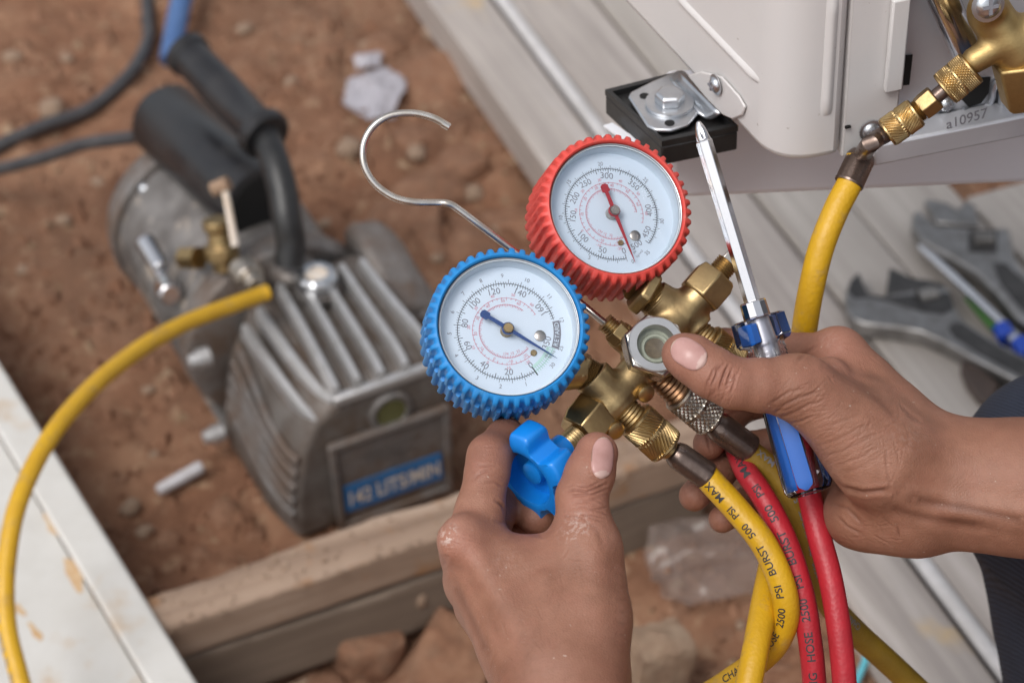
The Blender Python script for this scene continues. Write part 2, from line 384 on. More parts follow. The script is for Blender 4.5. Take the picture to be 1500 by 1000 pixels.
# ------------------------------------------------------------------ implicit surfaces (blended tapered capsules -> one smooth mesh)
class Field:
    def __init__(s, lo, hi, h):
        s.h = h; s.lo = np.array(lo, float); n = np.ceil((np.array(hi)-s.lo)/h).astype(int)+1; s.n = n
        s.F = np.full(tuple(n), 0.05, np.float32)
        s.ax = [(s.lo[i]+h*np.arange(n[i])).astype(np.float32) for i in range(3)]
    def _sl(s, lo, hi):
        a = np.clip(((np.array(lo)-s.lo)/s.h).astype(int)-1, 0, s.n-1); b = np.clip(((np.array(hi)-s.lo)/s.h).astype(int)+2, 1, s.n)
        return tuple(slice(int(i), int(max(j, i+1))) for i, j in zip(a, b))
    def cap(s, a, b, ra, rb, k=0.004, F=None, flat=None, cut=False):
        F = s.F if F is None else F
        a = np.array(a, np.float32); b = np.array(b, np.float32); rm = max(ra, rb)*(1.0)+k+3*s.h
        sl = s._sl(np.minimum(a, b)-rm, np.maximum(a, b)+rm)
        X = s.ax[0][sl[0]][:, None, None]-a[0]; Y = s.ax[1][sl[1]][None, :, None]-a[1]; Z = s.ax[2][sl[2]][None, None, :]-a[2]
        ba = b-a; l2 = float(ba@ba)+1e-12
        t = np.clip((X*ba[0]+Y*ba[1]+Z*ba[2])/l2, 0, 1)
        dx, dy, dz = X-t*ba[0], Y-t*ba[1], Z-t*ba[2]
        if flat is not None:
            n, q = np.array(flat[0], np.float32), flat[1]; n = n/np.linalg.norm(n); g = (dx*n[0]+dy*n[1]+dz*n[2])*(1/q-1)
            dx, dy, dz = dx+g*n[0], dy+g*n[1], dz+g*n[2]
        d = np.sqrt(dx*dx+dy*dy+dz*dz)-(ra+(rb-ra)*t)
        if flat is not None: d = d*np.float32((1+flat[1])/2)
        A = F[sl]
        if cut:
            hh = np.maximum(k-np.abs(A+d), 0)/k; F[sl] = np.maximum(A, -d)+hh*hh*k*.25
        else:
            hh = np.maximum(k-np.abs(A-d), 0)/k; F[sl] = np.minimum(A, d)-hh*hh*k*.25
    def cyl(s, a, b, r, k=0.002, rr=.0008):
        a = np.array(a, np.float32); b = np.array(b, np.float32); rm = r+k+3*s.h; sl = s._sl(np.minimum(a, b)-rm, np.maximum(a, b)+rm)
        X = s.ax[0][sl[0]][:, None, None]-a[0]; Y = s.ax[1][sl[1]][None, :, None]-a[1]; Z = s.ax[2][sl[2]][None, None, :]-a[2]
        ba = b-a; L = float(np.linalg.norm(ba)); u = ba/L; t = X*u[0]+Y*u[1]+Z*u[2]; rad_ = np.sqrt(np.maximum(X*X+Y*Y+Z*Z-t*t, 0))
        q0 = rad_-(r-rr); q1 = np.abs(t-L/2)-(L/2-rr); d = np.sqrt(np.maximum(q0, 0)**2+np.maximum(q1, 0)**2)+np.minimum(np.maximum(q0, q1), 0)-rr
        A = s.F[sl]; hh = np.maximum(k-np.abs(A-d), 0)/k; s.F[sl] = np.minimum(A, d)-hh*hh*k*.25
    def box(s, c, ex, ey, ez, hs, r=0.001, k=0.001):
        c = np.array(c, np.float32); R = float(np.linalg.norm(hs))+k+3*s.h; sl = s._sl(c-R, c+R)
        X = s.ax[0][sl[0]][:, None, None]-c[0]; Y = s.ax[1][sl[1]][None, :, None]-c[1]; Z = s.ax[2][sl[2]][None, None, :]-c[2]
        q = [np.abs(X*e[0]+Y*e[1]+Z*e[2])-(hh-r) for e, hh in zip((ex, ey, ez), hs)]
        d = np.sqrt(sum(np.maximum(i, 0)**2 for i in q))+np.minimum(np.maximum(np.maximum(q[0], q[1]), q[2]), 0)-r
        A = s.F[sl]; hh = np.maximum(k-np.abs(A-d), 0)/k; s.F[sl] = np.minimum(A, d)-hh*hh*k*.25
    def blank(s): return np.full(tuple(s.n), 0.05, np.float32)
    def join(s, B, k, A=None):
        A = s.F if A is None else A
        hh = np.maximum(k-np.abs(A-B), 0)/k; return np.minimum(A, B)-hh*hh*k*.25
    def mesh(s, F=None):
        F = s.F if F is None else F
        ins = F < 0; n = F.shape
        cs = np.zeros(tuple(i-1 for i in n), np.int8)
        for i in (0, 1):
            for j in (0, 1):
                for k in (0, 1): cs += ins[i:n[0]-1+i, j:n[1]-1+j, k:n[2]-1+k]
        act = (cs > 0) & (cs < 8); I = np.argwhere(act); idx = np.full(act.shape, -1, np.int32); idx[act] = np.arange(len(I))
        acc = np.zeros((len(I), 3)); cnt = np.zeros(len(I))
        cor = [(i, j, k) for i in (0, 1) for j in (0, 1) for k in (0, 1)]
        for c0 in cor:
            for ax in range(3):
                if c0[ax]: continue
                c1 = list(c0); c1[ax] = 1
                f0 = F[I[:, 0]+c0[0], I[:, 1]+c0[1], I[:, 2]+c0[2]]; f1 = F[I[:, 0]+c1[0], I[:, 1]+c1[1], I[:, 2]+c1[2]]
                m = (f0 < 0) != (f1 < 0); t = np.where(m, f0/np.where(m, f0-f1, 1), 0)
                p = np.tile(np.array(c0, float), (len(I), 1)); p[:, ax] += t
                acc[m] += p[m]; cnt[m] += 1
        verts = s.lo + s.h*(I + acc/cnt[:, None]); quads = []
        for ax in range(3):
            sl0 = [slice(1, -1)]*3; sl0[ax] = slice(0, -1); sl1 = [slice(1, -1)]*3; sl1[ax] = slice(1, None)
            a, b = ins[tuple(sl0)], ins[tuple(sl1)]; e = np.argwhere(a != b); o = np.array([1, 1, 1]); o[ax] = 0; e = e+o
            u, w = (ax+1) % 3, (ax+2) % 3
            def cell(du, dw):
                q = e.copy(); q[:, u] -= du; q[:, w] -= dw; return idx[q[:, 0], q[:, 1], q[:, 2]]
            q = np.stack([cell(1, 1), cell(0, 1), cell(0, 0), cell(1, 0)], 1)
            flip = ~ins[e[:, 0], e[:, 1], e[:, 2]]; q[flip] = q[flip][:, ::-1]; quads.append(q)
        return verts, np.concatenate(quads)
def vnormals(v, q):
    n = np.cross(v[q[:, 2]]-v[q[:, 0]], v[q[:, 3]]-v[q[:, 1]]); out = np.zeros_like(v)
    for k in range(4): out += np.stack([np.bincount(q[:, k], weights=n[:, i], minlength=len(v)) for i in range(3)], 1)
    return out/np.maximum(np.linalg.norm(out, axis=1), 1e-12)[:, None]
def relax(v, q, it=2, f=.5):
    a = np.concatenate([q[:, k] for k in range(4)]+[q[:, (k+1) % 4] for k in range(4)]); b = np.concatenate([q[:, (k+1) % 4] for k in range(4)]+[q[:, k] for k in range(4)])
    c = np.maximum(np.bincount(a, minlength=len(v)), 1)
    for _ in range(it):
        s = np.stack([np.bincount(a, weights=v[b, i], minlength=len(v)) for i in range(3)], 1)
        v = v+(s/c[:, None]-v)*f
    return v
def npmesh(name, v, q, mat, parent=None, base=None, attrs=None):
    o0 = np.array(wloc(parent)) if parent else np.array(base if base is not None else (0, 0, 0))
    me = bpy.data.meshes.new(name); me.vertices.add(len(v)); me.vertices.foreach_set('co', (v-o0).astype(np.float32).ravel())
    k = q.shape[1]; me.loops.add(len(q)*k); me.loops.foreach_set('vertex_index', q.astype(np.int32).ravel())
    me.polygons.add(len(q)); me.polygons.foreach_set('loop_start', np.arange(0, len(q)*k, k, dtype=np.int32))
    me.polygons.foreach_set('loop_total', np.full(len(q), k, np.int32))
    me.update(calc_edges=True); me.validate(); me.shade_smooth(); me.materials.append(mat)
    for an, val in (attrs or {}).items():
        at = me.attributes.new(an, 'FLOAT', 'POINT'); at.data.foreach_set('value', val.astype(np.float32))
    o = bpy.data.objects.new(name, me); COL.objects.link(o)
    if parent: o.parent = parent
    else: o.location = V(o0)
    return o
# ------------------------------------------------------------------ ground
def vnoise(x, y, seed=0, oct=5, gain=.5):
    out = 0; amp = 1.0; tot = 0
    for o in range(oct):
        r = np.random.default_rng(seed+o*17); T = r.random((64, 64))*2-1
        fx, fy = x*2**o, y*2**o; ix, iy = np.floor(fx).astype(int), np.floor(fy).astype(int); u, w = fx-ix, fy-iy
        u, w = u*u*(3-2*u), w*w*(3-2*w); a = T[ix % 64, iy % 64]; b = T[(ix+1) % 64, iy % 64]; c = T[ix % 64, (iy+1) % 64]; d = T[(ix+1) % 64, (iy+1) % 64]
        out = out+amp*((a*(1-u)+b*u)*(1-w)+(c*(1-u)+d*u)*w); tot += amp; amp *= gain
    return out/tot
def graded(c, near, step, far):
    k = np.arange(-near, near+step/2, step); o = [near]
    while o[-1] < far: o.append(o[-1]*1.35+step)
    o = np.array(o[1:]); return c+np.concatenate([-o[::-1], k, o])
gx = graded(0.0, .9, .0075, 60); gy = graded(1.75, 1.0, .0075, 60)
GX, GY = np.meshgrid(gx, gy, indexing='ij')
near = np.exp(-((np.maximum(np.hypot(GX, GY-1.7)-1.6, 0))/.8)**2)
def gheight(x, y):
    h = .016*vnoise(x*5, y*5, 3, 3) + .015*vnoise(x*19, y*19, 11, 4, .6)
    h2 = np.abs(vnoise(x*34, y*34, 31, 3, .6)); h = h+.012*(h2-.25)
    lump = np.clip(vnoise(x*9+3, y*9, 41, 2)*2.2, 0, 1)
    far_r = 1/(1+np.exp(-((y-1.75)+(x+.1)*1.2)*14))*np.exp(-((x-.02)/.22)**2)
    h = h+.042*lump*far_r+.016*np.abs(vnoise(x*16+7, y*16, 61, 3, .6))*far_r
    fr = np.exp(-(((x+.02)/.20)**2+((y-1.24)/.10)**2)); h = h-.030*fr+.012*lump*fr
    return h-.012
H = gheight(GX, GY)*near+(1-near)*(-.012)
n0, n1 = GX.shape
vid = np.arange(n0*n1).reshape(n0, n1)
q = np.stack([vid[:-1, :-1], vid[1:, :-1], vid[1:, 1:], vid[:-1, 1:]], -1).reshape(-1, 4)
ground = npmesh('ground', np.stack([GX, GY, H], -1).reshape(-1, 3), q, M['dirt']); tag(ground, 'reddish brown bare dirt ground with lumps and pebbles', kind='structure')
def gh(x, y): return float(gheight(np.array([x]), np.array([y]))[0])

# ------------------------------------------------------------------ clods, stones, crumbs
def rock_mesh(seed, sub=3, sx=1, sy=1, sz=.7, rough=.35, boxy=0.0):
    bm = bmesh.new(); bmesh.ops.create_icosphere(bm, subdivisions=sub, radius=1.0)
    v = np.array([x.co for x in bm.verts]); r = np.random.default_rng(seed)
    if boxy:
        m = np.abs(v).max(1, keepdims=True); v = v*(1-boxy)+v/m*boxy*.82
    d = 0
    for o in range(6):
        A = r.normal(size=(3, 3))*(1.2*1.9**o); ph = r.random(3)*6.28; d = d+np.sin(v@A+ph).sum(1)*.5**o/3
    v = v*(1+rough*d[:, None])*np.array([sx, sy, sz])
    for vert, c in zip(bm.verts, v): vert.co = c
    me = bpy.data.meshes.new('rock'); bm.to_mesh(me); bm.free(); me.shade_smooth(); me.set_sharp_from_angle(angle=rad(38)); return me
def put_rock(name, label, cat, me, mat, loc, size, rot, group=None):
    me = me.copy() if me.users and me.materials and me.materials[0] != mat else me
    if not me.materials: me.materials.append(mat)
    o = bpy.data.objects.new(name, me); COL.objects.link(o); o.location = loc; o.scale = (size,)*3; o.rotation_euler = rot
    return tag(o, label, cat, group)
def onground(x, y, up=0.0):
    p = G(x, y, 0); p.z = gh(p.x, p.y)+up; return p

put_rock('stone', 'rounded tan stone standing on the dirt between the wrist and the yellow hoses', 'stone', rock_mesh(5, 4, .58, .5, 1.25, .12, .75), M['stone'], onground(955, 985, .024), .047, (.1, .1, .35))
put_rock('dirt_clod', 'big flat slab of reddish dirt beside the wrist turning the blue knob', 'dirt clod', rock_mesh(21, 4, 1.15, .8, .55, .26, .8), M['clod'], onground(645, 955, .008), .048, (.35, -.35, .9))
put_rock('dirt_clod', 'rounded fist of dirt under the front edge of the timber', 'dirt clod', rock_mesh(33, 4, .9, .9, .8, .30, .5), M['clod'], onground(530, 930, .006), .031, (0, .2, .4))
put_rock('pebble', 'small pale pebble on the dirt slab next to the wrist', 'pebble', rock_mesh(8, 2, .7, .7, 1.1, .12, .4), M['pale_stone'], onground(617, 905, .045), .009, (0, 0, 0))
put_rock('dirt_clod', 'lumpy clod of dirt below the timber, left of the rounded one', 'dirt clod', rock_mesh(35, 3, 1, .8, .7, .2, .3), M['clod'], onground(468, 985, .004), .019, (0, .2, .9))
meshes = [rock_mesh(100+i, 4, 1, rng.uniform(.7, 1), rng.uniform(.45, .7), .34, rng.uniform(0, .4)) for i in range(8)]
lab_c = 'lump of reddish brown dirt among many lying on the bare ground'
lumps_ = [(640, 110, .045), (700, 190, .05), (620, 270, .05), (690, 330, .055), (745, 290, .045), (600, 190, .035), (560, 60, .035), (700, 90, .035), (660, 230, .04), (720, 380, .035),
         (480, 60, .03), (420, 30, .03), (500, 180, .028), (610, 330, .04), (560, 300, .03), (640, 20, .035), (590, 100, .03), (100, 300, .022), (60, 420, .02), (150, 470, .018),
         (330, 40, .028), (180, 30, .025), (90, 60, .028), (30, 20, .03), (120, 120, .02), (310, 130, .02), (470, 240, .02), (70, 260, .018), (200, 600, .012), (120, 560, .013),
         (330, 740, .016), (370, 760, .013), (250, 780, .015), (220, 830, .018), (290, 800, .012), (170, 690, .011), (420, 990, .016), (560, 985, .018), (600, 1000, .017), (500, 1010, .02), (700, 960, .02), (395, 960, .012),
         (1000, 870, .016), (1030, 940, .014), (1010, 990, .018), (1150, 950, .014), (1210, 930, .012), (1060, 900, .01), (1240, 990, .012), (760, 960, .025), (660, 1015, .03), (455, 960, .01), (575, 945, .012)]
for i, (x, y, s) in enumerate(lumps_):
    w_ = 'between the steel hook and the boards' if (y < 400 and x > 550) else 'behind the vacuum pump' if y < 480 else 'between the vacuum pump and the white panel' if (y < 850 and x < 430) else 'in the rubble below the timber' if x < 800 else 'on the ground behind the hoses'
    put_rock('dirt_clod', 'lump of reddish brown dirt '+w_, 'dirt clod', meshes[i % 8], M['clod'] if y > 400 or x > 550 else M['clod'], onground(x, y, -.36*s), s*(.92 if y > 400 or x > 550 else .62), (rng.uniform(-.3, .3), rng.uniform(-.3, .3), rng.uniform(0, 6)), 'dirt clods '+w_)
pm = [rock_mesh(200+i, 2, 1, .8, .6, .18, .4) for i in range(5)]
for m_ in pm: m_.materials.append(M['pale_stone'])
pebs = [(15, 65, .012), (95, 70, .009), (75, 155, .013), (640, 45, .016), (705, 95, .014), (610, 220, .012), (668, 40, .015), (512, 225, .016), (540, 60, .012), (215, 560, .007), (222, 645, .005), (185, 725, .011),
        (210, 770, .009), (90, 310, .008), (30, 380, .008), (140, 250, .008), (75, 160, .012), (425, 110, .010), (355, 30, .011), (200, 95, .010), (640, 365, .009), (720, 320, .010), (690, 270, .013), (1085, 895, .005), (430, 985, .008), (497, 995, .009), (440, 975, .006), (395, 240, .009), (520, 330, .009), (475, 325, .008)]
for i, (x, y, s) in enumerate(pebs):
    w_ = 'between the steel hook and the boards' if (y < 400 and x > 550) else 'in the dirt around the vacuum pump' if y < 800 else 'below the timber'
    put_rock('pebble', 'small pale tan pebble '+w_, 'pebble', pm[i % 5], M['pale_stone'], onground(x, y, .1*s), s, (0, 0, rng.uniform(0, 6)), 'pale pebbles '+w_)
mb = MB(); pr_ = rng
base = [(1, 0, -.3), (-.5, .87, -.3), (-.5, -.87, -.3), (0.1, 0.1, .8)]
for i in range(9000):
    x, y = pr_.uniform(-.62, .50), pr_.uniform(1.1, 2.7); s = pr_.uniform(.0016, .0068)*(1+pr_.random()**4*1.2); a = pr_.uniform(0, 6.28); z = gh(x, y)
    vs = [(x+s*(p[0]*math.cos(a)-p[1]*math.sin(a))*pr_.uniform(.6, 1.2), y+s*(p[0]*math.sin(a)+p[1]*math.cos(a)), z+s*p[2]) for p in base]
    mb.add(vs, [(0, 1, 3), (1, 2, 3), (2, 0, 3)], 0)
o = mb.build('dirt_crumbs', M['clod'], None, fix=False, smooth=False); tag(o, 'loose dirt crumbs scattered over the ground', kind='stuff')
mb = MB()
for i in range(1500):
    x, y = rng.uniform(-.62, .50), rng.uniform(1.15, 2.7); s = rng.uniform(.002, .006)*(1+rng.random()**5*1.2); a = rng.uniform(0, 6.28); z = gh(x, y)
    vs = [(x+s*(p[0]*math.cos(a)-p[1]*math.sin(a))*rng.uniform(.6, 1.3), y+s*(p[0]*math.sin(a)+p[1]*math.cos(a))*rng.uniform(.6, 1.3), z+s*p[2]*.8) for p in base]
    mb.add(vs, [(0, 1, 3), (1, 2, 3), (2, 0, 3)], 0)
M['tan_crumb'] = dirt_mat('tan_crumb', [(.22, .14, .085), (.30, .20, .125), (.36, .25, .165), (.42, .33, .24)], 30, .4)
o = mb.build('gravel_bits', M['tan_crumb'], None, fix=False, smooth=False); tag(o, 'tan gravel bits scattered over the ground', kind='stuff')

# ------------------------------------------------------------------ boards at right (long axis runs away to the upper left)
OB = G(1330, 1000, 0.045); YB = V((math.cos(ANG_R), math.sin(ANG_R), 0)); XB = V((math.sin(ANG_R), -math.cos(ANG_R), 0)); UP = V((0, 0, 1))
def board(x0, x1, y0, y1, z0, z1, label, mat, group='whitewashed boards lying side by side', crown=.0):
    mb = MB(); n = 14; prof = [(x0, z0)]
    for i in range(n+1):
        t = i/n; prof.append((x0+(x1-x0)*t, z1+crown*(1-(2*t-1)**2)))
    prof.append((x1, z0)); O = V((OB.x, OB.y, 0))
    poly = [O+XB*x+YB*y0+UP*z for x, z in prof]; mb.prism(poly, YB*(y1-y0))
    o = mb.build('board', mat, None, bevel=.0025, angle=30); return tag(o, label, 'board', group)
board(0.0, .060, -.55, 1.9, .0, .045, 'leftmost whitewashed board, its long edge bordering the bare dirt', M['board'], crown=.003)
M['rod'] = pmat('pale_rod', (.62, .60, .60), (.50, .48, .47), 30, .4, .5, .1)
mbr = MB(); O = V((OB.x, OB.y, 0)); mbr.tube([O+XB*.069+YB*y+UP*.046 for y in (-.55, 0, .6, 1.2, 1.9)], .0065, 12)
tag(mbr.build('round_rod', M['rod'], None), 'bright round metal rod lying in the gap between two boards', 'metal rod')
board(.078, .158, -.55, 1.9, .0, .043, 'whitewashed board right of the bright metal rod', M['board'], crown=.0015)
board(.161, .232, -.55, 1.7, .0, .046, 'pale board carrying the front adjustable wrench', M['board2'], crown=.001)
board(.235, .330, -.55, 1.6, .0, .044, 'pale board under the rear wrench', M['board2'], crown=.001)
stain((1392, 905), .0458, None, ANG_R, .020, .0045, 8) if False else None
board(.333, .43, -.55, .50, .0, .045, 'rightmost pale board, partly under the bent knee', M['board2'])

# ------------------------------------------------------------------ white painted board at lower left
z_l = .099
def gl(x, y): return G(x, y, z_l)
e0, e1 = gl(-40, 465), gl(330, 1065); s0, s1 = gl(-40, 578), gl(262, 1065)
dl = (e1-e0).normalized(); nl = V((dl.y, -dl.x, 0))
if (s0-e0).dot(nl) < 0: nl = -nl
w1 = ((s0-e0).dot(nl)+(s1-e1).dot(nl))/2
tw = thing('painted_panel', 'white painted wooden panel with rust stains lying on the dirt at lower left', 'panel', e0.lerp(e1, .5)+V((0, 0, -z_l)))
mb = MB(); L0, L1 = -.25, (e1-e0).length+.25
def slab(a, b, z0, z1):
    A = V((e0.x, e0.y, 0))
    return [A+dl*L0+nl*a+UP*z0, A+dl*L0+nl*b+UP*z0, A+dl*L1+nl*b+UP*z0, A+dl*L1+nl*a+UP*z0], UP*(z1-z0)
mb = MB(); mb.prism(*slab(0, w1, .0915, z_l)); mb.build('edge_strip', M['white_wood'], tw, bevel=.003)
mb = MB(); mb.prism(*slab(w1-.0006, w1+.45, .0860, z_l-.0075)); mb.build('flat_panel', M['white_wood'], tw, bevel=.002)
mb = MB(); mb.prism(*slab(.085, w1+.44, .0, .0855)); mb.build('core', M['timber_dark'], tw)
def stain(px, z, parent, ang, w, h, seed, name='rust_stain', mat='rust'):
    c = G(px[0], px[1], z); r = np.random.default_rng(seed); a0 = r.random(3)*6.28; n = 26; poly = []
    for i in range(n):
        t = 2*math.pi*i/n; k = 1+.22*math.sin(2*t+a0[0])+.16*math.sin(3*t+a0[1])+.12*math.sin(5*t+a0[2]); u, q = w*k*math.cos(t), h*k*math.sin(t)
        poly.append(V((c.x+u*math.cos(ang)-q*math.sin(ang), c.y+u*math.sin(ang)+q*math.cos(ang), z)))
    mb = MB(); mb.add(poly, [tuple(range(n))]); o = mb.build(name, M[mat], parent, smooth=False, fix=False); return o
for px_, w_, h_, s_ in (((109, 838), .018, .0065, 1), ((76, 768), .012, .0045, 2), ((52, 925), .010, .003, 3), ((28, 892), .008, .003, 4)): stain(px_, z_l-.0072, tw, ANG_L, w_, h_, s_)
mb = MB(); mb.lathe(G(102, 797, z_l-.0075), UP, [(0, .0022), (.0012, .0022), (.0018, .0012)], 10); mb.build('nail_head', M['leather'], tw)

# ------------------------------------------------------------------ timbers below the pump
def timber(name, label, x0, x1, z0, z1, back, front, mat, seed):
    """a rough sawn beam, corners given on its top face: back line, front line"""
    b0, b1, f0 = back[0], back[1], front[0]
    d = (b1-b0).normalized(); nn = V((d.y, -d.x, 0)); w = (f0-b0).dot(nn)
    mb = MB(); n = 60; rows = []; r = np.random.default_rng(seed); wob = np.cumsum(r.normal(size=(n+1, 4))*.0009, 0)*.6; wob = wob-np.linspace(0, 1, n+1)[:, None]*wob[-1]
    O = V((b0.x, b0.y, 0)); rows = []
    for i in range(n+1):
        t = x0+(x1-x0)*i/n; k = wob[i]
        rows.append([O+d*t+nn*(0+k[0])+UP*z0, O+d*t+nn*(0+k[0])+UP*(z1+k[1]), O+d*t+nn*(w*.5)+UP*(z1+k[2]*.5+.0005), O+d*t+nn*(w+k[3])+UP*(z1+k[2]), O+d*t+nn*(w+k[3]*.5)+UP*z0, O+d*t+nn*0+UP*z0])
    mb.sheet(rows); nv = len(rows[0]); mb.f.append(tuple(range(nv-1))); mb.m.append(0); mb.f.append(tuple(n*nv+k for k in range(nv-2, -1, -1))); mb.m.append(0)
    bm_ = mb.build(name, mat, None, bevel=.003); return tag(bm_, label, 'timber')
bk = (G(220, 873, .09), G(683, 717, .09)); fr_ = (G(243, 917, .09),)
timber('timber', 'weathered rough timber beam with crumbs of dirt on top, in front of the pump', -.06, .47, .052, .09, bk, fr_, M['timber'], 4)
bk2 = (G(220, 873, .09)+V((-.001, .003, 0)), G(683, 717, .09)+V((-.001, .003, 0)))
timber('timber', 'dark timber beam lying underneath the weathered beam', -.06, .45, -.01, .050, bk2, (G(243, 917, .09)+V((-.001, .003, 0)),), M['timber_dark'], 9)
tl = (bk[1]-bk[0]).normalized(); tn = V((tl.y, -tl.x, 0))
mb = MB()
for i in range(150):
    p = bk[0]+tl*rng.uniform(-.03, .42)+tn*rng.uniform(.002, .045); s = rng.uniform(.0010, .0032); p = V((p.x, p.y, .0905))
    a = rng.uniform(0, 6.28); vs = [p+V((s*(q_[0]*math.cos(a)-q_[1]*math.sin(a)), s*(q_[0]*math.sin(a)+q_[1]*math.cos(a)), s*.6*q_[2])) for q_ in base]; mb.add(vs, [(0, 1, 3), (1, 2, 3), (2, 0, 3)])
tag(mb.build('dirt_crumbs', M['pale_stone'], None, fix=False, smooth=False), 'pale crumbs of dirt along the top of the weathered beam', kind='stuff')

# ------------------------------------------------------------------ litter
def crumple(name, label, cat, c, w, h, amp, seed, mat, hump=.0):
    mb = MB(); n = 22; r = np.random.default_rng(seed); rows = []
    a = np.linspace(-1, 1, n); A, B = np.meshgrid(a, a, indexing='ij'); z = amp*vnoise(A*1.5+5, B*1.5+5, seed, 3, .45)+hump*(1-(A*A+B*B)/2); ox = .34*vnoise(A*1.5, B*1.5+9, seed+5, 3)
    oy = .34*vnoise(A*1.5+4, B*1.5+2, seed+7, 3); k = 1-.28*np.abs(A*B)
    for i in range(n):
        rows.append([V((c.x+w*(A[i, j]+ox[i, j])*k[i, j], c.y+h*(B[i, j]+oy[i, j])*k[i, j], max(c.z+z[i, j], gh(c.x+w*A[i, j], c.y+h*B[i, j])+.001))) for j in range(n)])
    mb.sheet(rows); o = mb.build(name, mat, None, angle=25, solid=.0006, fix=False); return tag(o, label, cat)
m_bag, nt, b = mk('plastic_film'); b.inputs['Base Color'].default_value = (.5, .48, .52, 1); b.inputs['Roughness'].default_value = .3; b.inputs['Alpha'].default_value = .68; M['film'] = m_bag
crumple('plastic_scrap', 'crumpled whitish plastic scrap on the dirt above the metal hook', 'plastic scrap', onground(548, 138, .010), .030, .046, .012, 23, M['film'], .004)
crumple('plastic_scrap', 'small whitish plastic shred behind the larger scrap', 'plastic scrap', onground(540, 95, .012), .016, .014, .007, 9, M['film'], .006)
m_wet, nt, b = mk('clear_film'); b.inputs['Base Color'].default_value = (.32, .25, .22, 1); b.inputs['Roughness'].default_value = .13; b.inputs['Alpha'].default_value = .26; M['wet'] = m_wet
crumple('plastic_film', 'clear crinkled plastic film on the dirt behind the yellow hoses', 'plastic film', onground(1050, 830, .012), .060, .050, .020, 14, M['wet'], .002)
mb = MB(); a_, b_ = onground(230, 718, .012), onground(298, 692, .014)
mb.tube([a_.lerp(b_, t) for t in (0, .06, .3, .7, .94, 1)], [.0036, .005, .0053, .0055, .0058, .0045], 14); tag(mb.build('white_stub', M['white_plastic'], None), 'short white plastic stub lying on the dirt beside the pump', 'plastic stub')
mb = MB(); mb.tube(spline([onground(1300, 925, .035), onground(1285, 950, .03), onground(1262, 990, .015), onground(1235, 1040, .01)], 6), .0028, 10)
tag(mb.build('cyan_straw', M['cyan'], None), 'thin cyan plastic straw crossing under the middle yellow hose', 'straw')
# cables behind the pump
mb = MB(); mb.tube(spline([onground(214, -40, .01), onground(215, 20, .012), onground(216, 62, .01), onground(190, 112, .01), onground(130, 155, .011), onground(60, 190, .012), onground(0, 218, .01), onground(-60, 236, .01)], 8), .0068, 12)
tag(mb.build('electric_cable', M['cable'], None), 'grey electric cable curving over the dirt at upper left', 'cable')
mb = MB(); mb.tube(spline([onground(292, -50, .05), onground(283, -8, .04), onground(265, 40, .03), onground(248, 86, .012)], 6), .0115, 14)
tag(mb.build('plastic_pipe', M['blue_tarp'], None), 'dark blue plastic pipe on the ground behind the pump handle', 'pipe')

# ------------------------------------------------------------------ outdoor unit
ZB = .685
OA = G(1138, 247, ZB); AX, AY = rad(14.0), rad(112.5)
XA = V((math.cos(AX), math.sin(AX), 0)); YA = V((math.cos(AY), math.sin(AY), 0)); NR = V((XA.y, -XA.x, 0)); NL = V((-YA.y, YA.x, 0))
if NL.x > 0: NL = -NL
def rface(x, y, d=0.0): return PL(x, y, OA+NR*d, NR)
def lface(x, y, d=0.0): return PL(x, y, OA+NL*d, NL)
ac = thing('outdoor_unit', 'cream painted outdoor air conditioner unit with open service side', 'air conditioner', OA)
def sx(x, y): return (rface(x, y)-OA).dot(XA)
s1, s2 = sx(1239, 150), sx(1322, 110)
rc = .022
def plan(z):
    pts = [OA+YA*.6, OA+YA*.06]
    A_, B_ = OA+YA*rc, OA+XA*rc
    for i in range(9):
        t = i/8; pts.append(A_*(1-t)**2+OA*2*t*(1-t)+B_*t*t)
    pts += [OA+XA*(s1-.0006), OA+XA*(s1-.0006)+YA*.03, OA+XA*.05+YA*.6]
    return [V((p.x, p.y, z)) for p in pts]
mb = MB(); mb.prism(plan(ZB), UP*.6); mb.build('front_panel', M['ac_paint'], ac, bevel=.0045, bseg=3, angle=40)
# embossed ribs
def rib(p, q, n, w, h, name='embossed_rib'):
    d = (q-p); t = d.normalized(); side = n.cross(t); mb = MB(); rows = []
    for i in range(13):
        a = i/12; c = p+d*a; k = min(1, min(a, 1-a)*12); rows.append([c+side*(w*(j/6-1)*1.0)+n*(h*k*math.cos((j/6-1)*math.pi/2)-.0003) for j in range(13)])
    mb.sheet(rows); mb.build(name, M['ac_paint'], ac, angle=60)
rib(lface(985, -12), lface(1113, 121), NL, .0030, .0020)
rib(rface(1221, -10), rface(1210, 172), NR, .0034, .0022)
rib(lface(900, -90), lface(1010, 18), NL, .0001, .0001) if False else None
zc0 = rface(1262, 218).z
mb = MB(); a0 = OA+XA*s1-NR*.0008
mb.prism([V((p.x, p.y, ZB-.002)) for p in (a0, OA+XA*s2-NR*.0008, OA+XA*s2-NR*.012, a0-NR*.012)], UP*.6); mb.build('corner_cover', M['ac_paint'], ac, bevel=.0012)
mb = MB(); pa, pb = rface(1318, -5), rface(1306, 130)
mb.box(pa.lerp(pb, .5)+NR*.0015, XA, NR, (pa-pb).normalized(), (.0045, .0018, (pa-pb).length/2)); mb.build('cover_flange', M['ac_paint'], ac, bevel=.001)
